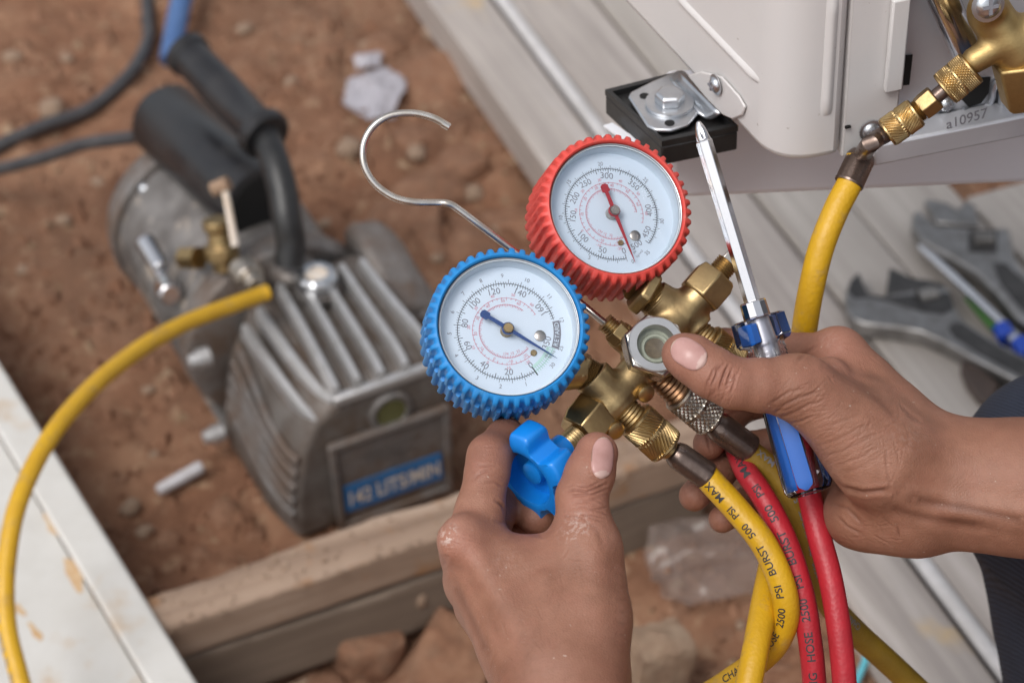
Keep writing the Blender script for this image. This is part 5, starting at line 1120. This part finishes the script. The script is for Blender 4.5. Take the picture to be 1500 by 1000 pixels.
# ------------------------------------------------------------------ the person: two bare hands and forearms, one knee in jeans
def A3(p): return np.array(P(*p))
def hand(pts_lo, pts_hi, h, palm, fingers, creases, bumps=(), kp=.012, kf=.006, press=(), warm=()):
    F = Field(pts_lo, pts_hi, h)
    for a, b, ra, rb, k in palm: F.cap(A3(a), A3(b), ra*mm, rb*mm, k*mm)
    allf = None; base = F.F.copy()
    for ch in fingers:
        B = F.blank(); kk = ch[0]
        for (p, r), (q, s) in zip(ch[1:-1], ch[2:]): F.cap(A3(p), A3(q), r*mm, s*mm, .003, F=B)
        J = F.join(B, kk*mm, A=base)
        allf = J if allf is None else F.join(J, .0012, A=allf)
    F.F = allf
    for a, b, ra, rb, k in bumps: F.cap(A3(a), A3(b), ra*mm, rb*mm, k*mm)
    for a, b, ra, rb, k in press: F.cap(A3(a), A3(b), ra*mm, rb*mm, k*mm, cut=True)
    v, q = F.mesh(); v = relax(v, q, 3, .5); v, q = refine(v, q); v = relax(v, q, 2, .5); n = vnormals(v, q)
    px = PX(v); view = np.array(CAM)-v; view /= np.linalg.norm(view, axis=1)[:, None]; face = np.clip((n*view).sum(1)*2, 0, 1)
    cr = np.zeros(len(v)); disp = np.zeros(len(v))
    for pl, depth, w in creases:
        L_ = [np.array(p[:2], float) for p in pl]; la = np.array(L_); R_ = 5*w+2
        ii = np.nonzero((px[:, 0] > la[:, 0].min()-R_) & (px[:, 0] < la[:, 0].max()+R_) & (px[:, 1] > la[:, 1].min()-R_) & (px[:, 1] < la[:, 1].max()+R_) & (face > 0))[0]
        if not len(ii): continue
        pp = px[ii, :2]; d = np.full(len(ii), 1e9)
        for a, b in zip(L_[:-1], L_[1:]):
            ba = b-a; t = np.clip(((pp-a)@ba)/(ba@ba), 0, 1); dd = np.hypot(*(pp-(a+t[:, None]*ba)).T); d = np.minimum(d, dd)
        e0 = np.minimum(np.hypot(*(pp-L_[0]).T), np.hypot(*(pp-L_[-1]).T)); taper = np.clip(e0/9, .25, 1)
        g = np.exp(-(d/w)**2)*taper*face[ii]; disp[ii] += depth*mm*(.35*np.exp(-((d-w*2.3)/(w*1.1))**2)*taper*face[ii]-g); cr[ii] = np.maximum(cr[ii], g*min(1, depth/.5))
    v = v+n*disp[:, None]
    wm = np.zeros(len(v))
    for (x, y, r, amt) in warm: wm = np.maximum(wm, amt*np.exp(-(((px[:, 0]-x)**2+(px[:, 1]-y)**2)/r**2)))
    return v, q, cr, wm
def refine(v, q):
    e = np.sort(np.concatenate([q[:, [k, (k+1) % 4]] for k in range(4)]), 1); key = e[:, 0].astype(np.int64)*len(v)+e[:, 1]
    u, inv = np.unique(key, return_inverse=True); a, b = u//len(v), u % len(v); m = len(q); inv = inv.reshape(4, m).T+len(v)
    fc = np.arange(m)+len(v)+len(u); nv = np.concatenate([v, (v[a]+v[b])/2, v[q].mean(1)])
    nq = np.concatenate([np.stack([q[:, k], inv[:, k], fc, inv[:, (k+3) % 4]], 1) for k in range(4)]); return nv, nq
def fine_lines(c, ang, spread, n, ln, region, depth, seed, w=1.25):
    r = np.random.default_rng(seed); out = []
    for _ in range(n):
        x, y = c[0]+region[0]*r.uniform(-1, 1), c[1]+region[1]*r.uniform(-1, 1); a = ang+r.normal()*spread; l = ln*r.uniform(.4, 1.1); p = []
        for k in range(6):
            p.append((x, y)); a += r.normal()*.10; x += math.cos(a)*l/5; y += math.sin(a)*l/5
        out.append((p, depth*r.uniform(.5, 1.2), w))
    return out
def bbox(pts, pad):
    a = np.array([A3(p) for p in pts]); return a.min(0)-pad, a.max(0)+pad

# --- hand at the bottom, turning the blue handwheel
pl = [((822, 1000, 1.050), (834, 1260, 1.020), 24, 29, 10), ((812, 985, 1.052), (826, 1120, 1.036), 22, 24, 12),
      ((838, 1005, 1.048), (842, 1120, 1.036), 21, 24, 12),
      ((806, 985, 1.054), (694, 806, 1.082), 19, 12.5, 14), ((800, 990, 1.062), (696, 852, 1.090), 18, 12, 14), ((800, 1000, 1.072), (706, 888, 1.102), 16, 11, 12), ((806, 1000, 1.078), (724, 915, 1.112), 15, 10, 12),
      ((836, 985, 1.052), (858, 905, 1.060), 20, 18, 14), ((858, 905, 1.060), (859, 806, 1.070), 17.5, 14, 10),
      ((790, 920, 1.066), (770, 862, 1.074), 21, 17, 16), ((735, 836, 1.082), (838, 836, 1.074), 12, 14, 14)]
fl = [(9, ((862, 850, 1.068), 14), ((858, 800, 1.070), 13.6), ((852, 728, 1.077), 11.3), ((864, 694, 1.081), 11.0), ((874, 664, 1.085), 9.8)),
      (8, ((712, 825, 1.082), 13), ((693, 797, 1.083), 13.6), ((703, 748, 1.090), 10.9), ((714, 690, 1.097), 9.9), ((717, 668, 1.101), 9.9), ((741, 640, 1.116), 8.6), ((758, 652, 1.134), 7.6)),
      (6, ((690, 850, 1.094), 12), ((708, 790, 1.108), 11), ((738, 722, 1.128), 9.2), ((764, 736, 1.130), 8.6), ((785, 758, 1.122), 8.4)),
      (6, ((704, 884, 1.104), 11), ((716, 820, 1.124), 9.8), ((748, 776, 1.142), 8.8), ((776, 800, 1.142), 8)),
      (6, ((722, 912, 1.114), 10), ((726, 860, 1.13), 8.6), ((752, 830, 1.144), 7.8), ((772, 845, 1.14), 7.4))]
Z5 = lambda x, y: (620+x/2.5, 600+y/2.5)
crl = [([Z5(520, 300), Z5(560, 292), Z5(600, 300), Z5(640, 285), Z5(672, 270)], .42, 2.2), ([Z5(535, 318), Z5(580, 312), Z5(630, 306), Z5(668, 292)], .35, 2.2), ([Z5(560, 280), Z5(610, 280), Z5(655, 262)], .3, 2.0), ([Z5(545, 340), Z5(600, 336), Z5(650, 322)], .2, 2.2), ([Z5(505, 385), Z5(560, 388), Z5(620, 380)], .15, 2.5),
       ([Z5(180, 255), Z5(215, 228), Z5(250, 222)], .22, 2.4), ([Z5(190, 200), Z5(225, 205), Z5(262, 200)], .20, 2.2), ([Z5(215, 265), Z5(262, 262), Z5(300, 285)], .22, 2.2), ([Z5(265, 330), Z5(290, 350), Z5(300, 375)], .45, 2.4), ([Z5(270, 405), Z5(330, 425), Z5(400, 455), Z5(440, 462)], .25, 3),
       ([Z5(440, 462), Z5(470, 440), Z5(480, 420)], .2, 3),
       ([Z5(716, 640), Z5(748, 655)], .16, 2.6), ([Z5(714, 690), Z5(750, 700)], .18, 2.6), ([Z5(712, 735), Z5(752, 745)], .2, 2.6), ([Z5(710, 775), Z5(752, 788)], .16, 2.6), ([Z5(712, 820), Z5(748, 828)], .14, 2.6), ([Z5(714, 600), Z5(742, 606)], .12, 2.6), ([Z5(712, 860), Z5(744, 868)], .12, 2.6),
       ([Z5(80, 545), Z5(66, 575), Z5(75, 600)], .5, 4), ([Z5(110, 640), Z5(170, 760), Z5(230, 890)], .35, 7), ([Z5(600, 410), Z5(640, 440), Z5(660, 500)], .15, 4)]
bl = [((722, 850, 1.0655), (770, 960, 1.0405), 2.6, 2.4, 7), ((705, 880, 1.078), (740, 960, 1.054), 2.2, 2.0, 6), ((800, 850, 1.0530), (826, 960, 1.0325), 2.0, 1.8, 6), ((672, 790, 1.070), (676, 784, 1.071), 9.5, 9, 8), ((690, 806, 1.066), (790, 960, 1.037), 2.2, 2.2, 10), ((872, 815, 1.056), (868, 935, 1.042), 2.5, 3, 9)]
crl += fine_lines((780, 890), 1.35, .35, 46, 30, (70, 70), .07, 3) + fine_lines((850, 722), .05, .18, 22, 34, (26, 34), .16, 4) + fine_lines((712, 690), .1, .3, 18, 22, (16, 40), .10, 5) + fine_lines((668, 790), .4, .5, 14, 20, (16, 16), .12, 6) + fine_lines((846, 790), -.3, .4, 20, 24, (30, 30), .09, 7)
crl = [(p, d*1.35, max(1.25, w*.85)) for p, d, w in crl]
lo, hi = bbox([p for a in pl for p in a[:2]]+[p for f in fl for p, r in f[1:]], .04)
vl, ql, cl, wl_ = hand(lo, hi, .00085, pl, fl, crl, bl, warm=[(872, 655, 50, .6), (852, 735, 40, .6), (668, 795, 40, .6), (715, 680, 40, .35), (783, 765, 30, .4)])

# --- hand at the right, holding hoses and screwdriver
pr2 = [((1352, 706, 1.128), (1500, 714, 1.118), 25.5, 27.5, 8), ((1352, 690, 1.128), (1500, 702, 1.118), 25, 26.5, 8), ((1350, 726, 1.130), (1500, 728, 1.120), 23, 26, 8), ((1500, 714, 1.118), (1760, 745, 1.10), 28.5, 34, 8),
       ((1296, 672, 1.108), (1172, 566, 1.097), 19.5, 14.0, 12), ((1345, 690, 1.122), (1290, 670, 1.112), 23, 20, 14),
       ((1340, 662, 1.134), (1222, 522, 1.152), 18, 12.0, 12), ((1345, 690, 1.142), (1232, 580, 1.168), 18, 13, 14), ((1345, 715, 1.146), (1240, 660, 1.176), 18, 13, 14), ((1345, 740, 1.146), (1250, 725, 1.170), 17, 13, 14),
       ((1345, 752, 1.138), (1252, 752, 1.148), 17, 14.5, 12), ((1330, 755, 1.126), (1268, 758, 1.136), 15, 13.5, 12),
       ((1250, 620, 1.116), (1290, 610, 1.130), 15, 17, 16), ((1212, 552, 1.122), (1190, 552, 1.116), 9, 7, 12)]
fr = [(8, ((1180, 572, 1.098), 13.6), ((1150, 566, 1.094), 12.5), ((1112, 564, 1.090), 11.9), ((1074, 561, 1.087), 11.3), ((1042, 545, 1.086), 11.4), ((1014, 526, 1.087), 10.8), ((1000, 519, 1.0885), 9.6)),
      (7, ((1226, 522, 1.152), 12.5), ((1180, 520, 1.166), 10.2), ((1120, 510, 1.178), 9.6), ((1060, 508, 1.186), 8.8), ((1036, 540, 1.190), 8.0)),
      (6, ((1232, 580, 1.170), 12), ((1150, 580, 1.206), 9.6), ((1090, 590, 1.214), 9.0), ((1058, 622, 1.198), 8.4), ((1038, 650, 1.180), 7.8)),
      (6, ((1240, 660, 1.178), 12), ((1150, 650, 1.206), 9.6), ((1090, 660, 1.206), 9.2), ((1052, 692, 1.190), 8.2), ((1017, 726, 1.176), 7.6)),
      (6, ((1250, 725, 1.170), 11.5), ((1160, 722, 1.196), 8.8), ((1106, 728, 1.196), 8.2), ((1078, 746, 1.184), 7.4), ((1058, 760, 1.174), 6.8))]
Z6 = lambda x, y: (960+x/2.63, 440+y/2.63)
Z3 = lambda x, y: (960+x/5, 460+y/5)
crr = [([Z3(500, 365), Z3(455, 410), Z3(440, 460), Z3(412, 520)], .55, 2.0), ([Z3(535, 375), Z3(505, 440), Z3(485, 500), Z3(470, 560)], .6, 2.0), ([Z3(470, 360), Z3(420, 420), Z3(400, 480)], .35, 1.9), ([Z3(560, 400), Z3(540, 470), Z3(520, 540)], .35, 2.0), ([Z3(420, 440), Z3(382, 500), Z3(370, 560)], .28, 2.0), ([Z3(590, 420), Z3(580, 480), Z3(560, 560), Z3(540, 600)], .22, 2.0), ([Z3(440, 560), Z3(415, 590), Z3(405, 620)], .3, 2.0), ([Z3(500, 600), Z3(470, 640), Z3(460, 670)], .2, 2),
       ([Z6(455, 440), Z6(500, 400), Z6(560, 372), Z6(640, 345)], .26, 2.4), ([Z6(470, 455), Z6(540, 430), Z6(590, 400), Z6(640, 390)], .2, 2.4), ([Z6(440, 400), Z6(520, 350), Z6(580, 335)], .2, 2.2), ([Z6(490, 480), Z6(560, 465), Z6(620, 440)], .2, 2.2),
       ([Z6(640, 560), Z6(700, 535), Z6(770, 500), Z6(840, 470)], .10, 2.6), ([Z6(650, 600), Z6(720, 580), Z6(800, 540), Z6(870, 505)], .12, 2.6), ([Z6(700, 640), Z6(780, 605), Z6(860, 560)], .09, 2.6), ([Z6(610, 500), Z6(700, 470), Z6(790, 440)], .09, 2.6), ([Z6(720, 665), Z6(800, 640), Z6(880, 590)], .08, 2.6),
       ([Z6(890, 570), Z6(890, 640), Z6(905, 720)], .15, 2.4), ([Z6(930, 560), Z6(940, 640)], .12, 2.4),
       ([Z6(545, 235), Z6(580, 200), Z6(620, 170)], .3, 3), ([Z6(940, 400), Z6(985, 440), Z6(1030, 470)], .25, 2.6), ([Z6(960, 430), Z6(1000, 462), Z6(1020, 470)], .2, 2.4),
       ([Z6(690, 690), Z6(720, 720), Z6(800, 740), Z6(900, 730)], .6, 4.0), ([Z6(680, 780), Z6(740, 800), Z6(800, 860)], .25, 2.6), ([Z6(700, 830), Z6(740, 870), Z6(800, 900)], .25, 2.4), ([Z6(930, 860), Z6(940, 920)], .3, 2.4), ([Z6(1000, 770), Z6(1200, 800), Z6(1420, 850)], .5, 8), ([Z6(900, 800), Z6(1050, 840), Z6(1250, 870)], .3, 7),
       ([Z6(655, 250), Z6(760, 300), Z6(860, 380), Z6(930, 450)], .25, 6), ([Z6(195, 510), Z6(205, 550), Z6(212, 585)], .4, 2.0), ([Z6(262, 560), Z6(285, 590)], .3, 2)]
br2 = [((1234, 520, 1.142), (1262, 550, 1.138), 9.5, 10, 12), ((1270, 570, 1.118), (1340, 640, 1.106), 2.5, 2.2, 10), ((1400, 745, 1.098), (1560, 760, 1.088), 2.0, 2.0, 9)]
crr += fine_lines((1235, 640), -.55, .22, 70, 46, (70, 46), .065, 13) + fine_lines((1160, 585), -.5, .25, 34, 34, (44, 24), .085, 14) + fine_lines((1064, 552), 1.9, .22, 26, 26, (22, 26), .15, 15) + fine_lines((1300, 640), 1.3, .4, 36, 36, (36, 70), .07, 16) + fine_lines((1245, 520), .7, .4, 26, 28, (34, 30), .08, 17) + fine_lines((1262, 765), .5, .5, 22, 30, (40, 24), .10, 18) + fine_lines((1420, 720), 1.5, .4, 30, 26, (70, 70), .05, 19)
crr = [(p, d*1.4, max(1.25, w*.85)) for p, d, w in crr]
lo, hi = bbox([p for a in pr2 for p in a[:2]]+[p for f in fr for p, r in f[1:]], .042)
vr, qr, cr_, wr_ = hand(lo, hi, .00085, pr2, fr, crr, br2, warm=[(1010, 520, 50, .55), (1062, 550, 36, .6), (1225, 500, 50, .6), (1036, 652, 30, .5), (1014, 726, 30, .5), (1056, 760, 25, .5), (1100, 510, 50, .5)])

# --- knee and legs in jeans, rest of the body outside the frame
def W(x, y, z): return np.array((x, y, z))
kn = A3((1560, 705, 1.27)); hipR = W(.86, .93, .36); hipL = W(.80, .70, .36)
ankR = W(kn[0]+.14, kn[1]-.02, .10); knL = W(.30+.42, .60, .62); ankL = W(.62, .58, .10)
Fj = Field(np.minimum(np.minimum(kn, hipL), ankL)-.2, np.maximum(kn, hipR)+.2, .004)
Fj.cap(kn, hipR, .058, .088, .03); Fj.cap(kn+W(.012, 0, -.02), kn+W(.05, -.01, -.20), .059, .056, .02); Fj.cap(kn+W(.05, -.01, -.20), ankR, .058, .052, .03)
Fj.cap(knL, hipL, .06, .088, .03); Fj.cap(knL, ankL, .06, .055, .03); Fj.cap(hipR, hipL, .11, .11, .05)
vj, qj = Fj.mesh(); vj = relax(vj, qj, 2)
nj = vnormals(vj, qj); wr1 = vnoise(vj[:, 0]*14+vj[:, 2]*9, vj[:, 1]*14-vj[:, 2]*12, 77, 3); vj = vj+nj*(wr1*.004)[:, None]
# torso, head and upper arms (coarse, joined to the forearms)
elR = A3((1760, 745, 1.10)); elL = A3((834, 1260, 1.020))
shR = W(.80, .96, .86); shL = W(.72, .58, .86); neck = W(.74, .77, .97); head = W(.70, .77, 1.13)
allv = [vl, vr]; allq = [ql, qr+len(vl)]; crs = [cl, cr_]; wms = [wl_, wr_]
Fb = Field(np.minimum.reduce([elL, shL, head, elR])-.2, np.maximum.reduce([elR, shR, head, hipR])+.22, .005)
fR0 = A3((1700, 738, 1.104)); fL0 = A3((832, 1215, 1.026))
Fb.cap(fR0, elR, .0325, .036, .01); Fb.cap(elR, elR+(shR-elR)*.5, .037, .044, .02); Fb.cap(elR+(shR-elR)*.5, shR, .044, .052, .02)
elL2 = W(elL[0]+.10, elL[1]-.20, elL[2]-.02)
Fb.cap(fL0, elL, .0285, .031, .01); Fb.cap(elL, elL2, .031, .037, .02); Fb.cap(elL2, shL, .038, .052, .02)
Fb.cap(shR, shL, .07, .07, .05); Fb.cap((shR+shL)/2-W(0, 0, .05), (hipR+hipL)/2, .13, .12, .08); Fb.cap((shR+shL)/2, neck, .06, .052, .03); Fb.cap(neck, head-W(.02, 0, .03), .052, .06, .02)
Fb.cap(head+W(.02, 0, .02), head-W(.02, 0, .03), .088, .068, .03); Fb.cap(head-W(.08, 0, .0), head-W(.095, 0, .03), .010, .012, .012)
for s_ in (-1, 1):
    Fb.cap(head+W(.005, s_*.078, .012), head+W(-.005, s_*.080, -.02), .010, .008, .006); Fb.cap(head+W(-.062, s_*.03, .022), head+W(-.066, s_*.032, .022), .014, .013, .006)
Fb.cap(head+W(-.070, -.022, -.065), head+W(-.070, .022, -.065), .008, .008, .006)
vb, qb = Fb.mesh(); vb = relax(vb, qb, 2)
nl0 = len(vl)+len(vr); allv.append(vb); allq.append(qb+nl0); crs.append(np.zeros(len(vb))); wms.append(np.zeros(len(vb)))
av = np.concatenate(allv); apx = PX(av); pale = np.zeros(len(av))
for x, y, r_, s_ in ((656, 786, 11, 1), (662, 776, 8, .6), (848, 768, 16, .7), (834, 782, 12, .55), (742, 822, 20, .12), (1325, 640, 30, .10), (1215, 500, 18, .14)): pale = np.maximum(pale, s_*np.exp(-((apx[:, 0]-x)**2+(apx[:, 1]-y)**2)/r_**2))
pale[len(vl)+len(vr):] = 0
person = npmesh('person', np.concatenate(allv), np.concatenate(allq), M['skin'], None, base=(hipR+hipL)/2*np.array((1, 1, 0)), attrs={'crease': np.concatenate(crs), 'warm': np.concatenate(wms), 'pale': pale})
tag(person, 'crouching person in dark jeans turning a blue knob and holding hoses and a screwdriver', 'person')
npmesh('jeans', vj, qj, M['denim'], person)
Fs = Field(np.minimum(shL, hipL)-.25, np.maximum(shR, hipR)+.25, .006)
Fs.cap(shR, shL, .082, .082, .05); Fs.cap((shR+shL)/2-W(0, 0, .05), (hipR+hipL)/2+W(0, 0, .05), .145, .135, .08); Fs.cap(shR, shR+(elR-shR)*.45, .068, .058, .03); Fs.cap(shL, shL+(elL2-shL)*.5, .068, .056, .03)
vs_, qs_ = Fs.mesh(); M['shirt'] = pmat('dark_shirt', (.05, .055, .065), (.06, .065, .075), 30, .85); npmesh('shirt', vs_, qs_, M['shirt'], person)
Fh = Field(head-.14, head+.14, .005); Fh.cap(head+W(.035, 0, .035), head+W(.03, 0, .0), .088, .075, .03); vh, qh = Fh.mesh(); M['hair'] = pmat('dark_hair', (.015, .012, .01), (.025, .02, .016), 200, .6); npmesh('hair', vh, qh, M['hair'], person)

for an in (ankR, ankL):
    Fo = Field(np.minimum(an, an-W(.2, 0, .1))-.08, an+.12, .004); Fo.cap(an+W(.03, 0, -.05), an-W(.15, 0, .058), .045, .038, .02); Fo.cap(an+W(0, 0, .02), an+W(.02, 0, -.04), .05, .048, .02)
    vo_, qo_ = Fo.mesh(); npmesh('shoe', vo_, qo_, M['leather'], person)
# --- fingernails: thin curved plates laid on the finger tips
from mathutils.bvhtree import BVHTree
def bvh(v, q): return BVHTree.FromPolygons([tuple(p) for p in v], [tuple(i) for i in q])
BL, BR = bvh(vl, ql), bvh(vr, qr)
def nail(tree, c, tip, half_w, name='fingernail', lift=.0007, tipfrac=.09):
    """c, tip: pixels of the nail's centre and of the middle of its free edge; half width in px"""
    c = np.array(c, float); t = np.array(tip, float)-c; L_ = np.hypot(*t); t /= L_; s = np.array((-t[1], t[0])); rows = []; nn = 26; kk = 20
    grid = []
    for i in range(nn+1):
        a = -1+2*i/nn; row = []
        for j in range(kk+1):
            b = -1+2*j/kk
            w = half_w*(1-abs(a)**3.4*(.50 if a < 0 else .62))
            p = c+t*a*L_*(1-.10*b*b*(1 if a > 0 else 1))+s*b*w; d = ray(*p); h = tree.ray_cast(CAM, d.normalized())
            if h[0] is None: row.append(None); continue
            edge = max(abs(b), abs(a)); e = 1-max(0, (edge-.86)/.14)**2; dome = .0006*(1-b*b)
            row.append(h[0]+h[1]*(lift*e-.0003*(1-e)+dome))
        grid.append(row)
    mb = MB(); idx = {}
    for i, r_ in enumerate(grid):
        for j, p in enumerate(r_):
            if p is not None: idx[i, j] = len(mb.v); mb.v.append(tuple(p))
    for i in range(nn):
        for j in range(kk):
            k = [(i, j), (i+1, j), (i+1, j+1), (i, j+1)]
            if all(x in idx for x in k): mb.f.append(tuple(idx[x] for x in k)); rim = max(abs(j+.5-kk/2)/(kk/2), abs(i+.5-nn/2)/(nn/2)); mb.m.append(3 if (rim > .93 and (i > nn*.35 or j > kk*.8)) else 1 if i >= nn*(1-tipfrac) else (2 if i/nn < .17-.13*((j/kk-.5)*2)**2 else 0))
    if mb.f:
        o = mb.build(name, [M['nail'], M['nail_tip'], M['lunula'], M['nail_dirt']], person, angle=80, fix=False)
nail(BL, Z5(655, 176), Z5(660, 100), 41/2.5)
nail(BR, Z3(245, 290), Z3(125, 215), 21)
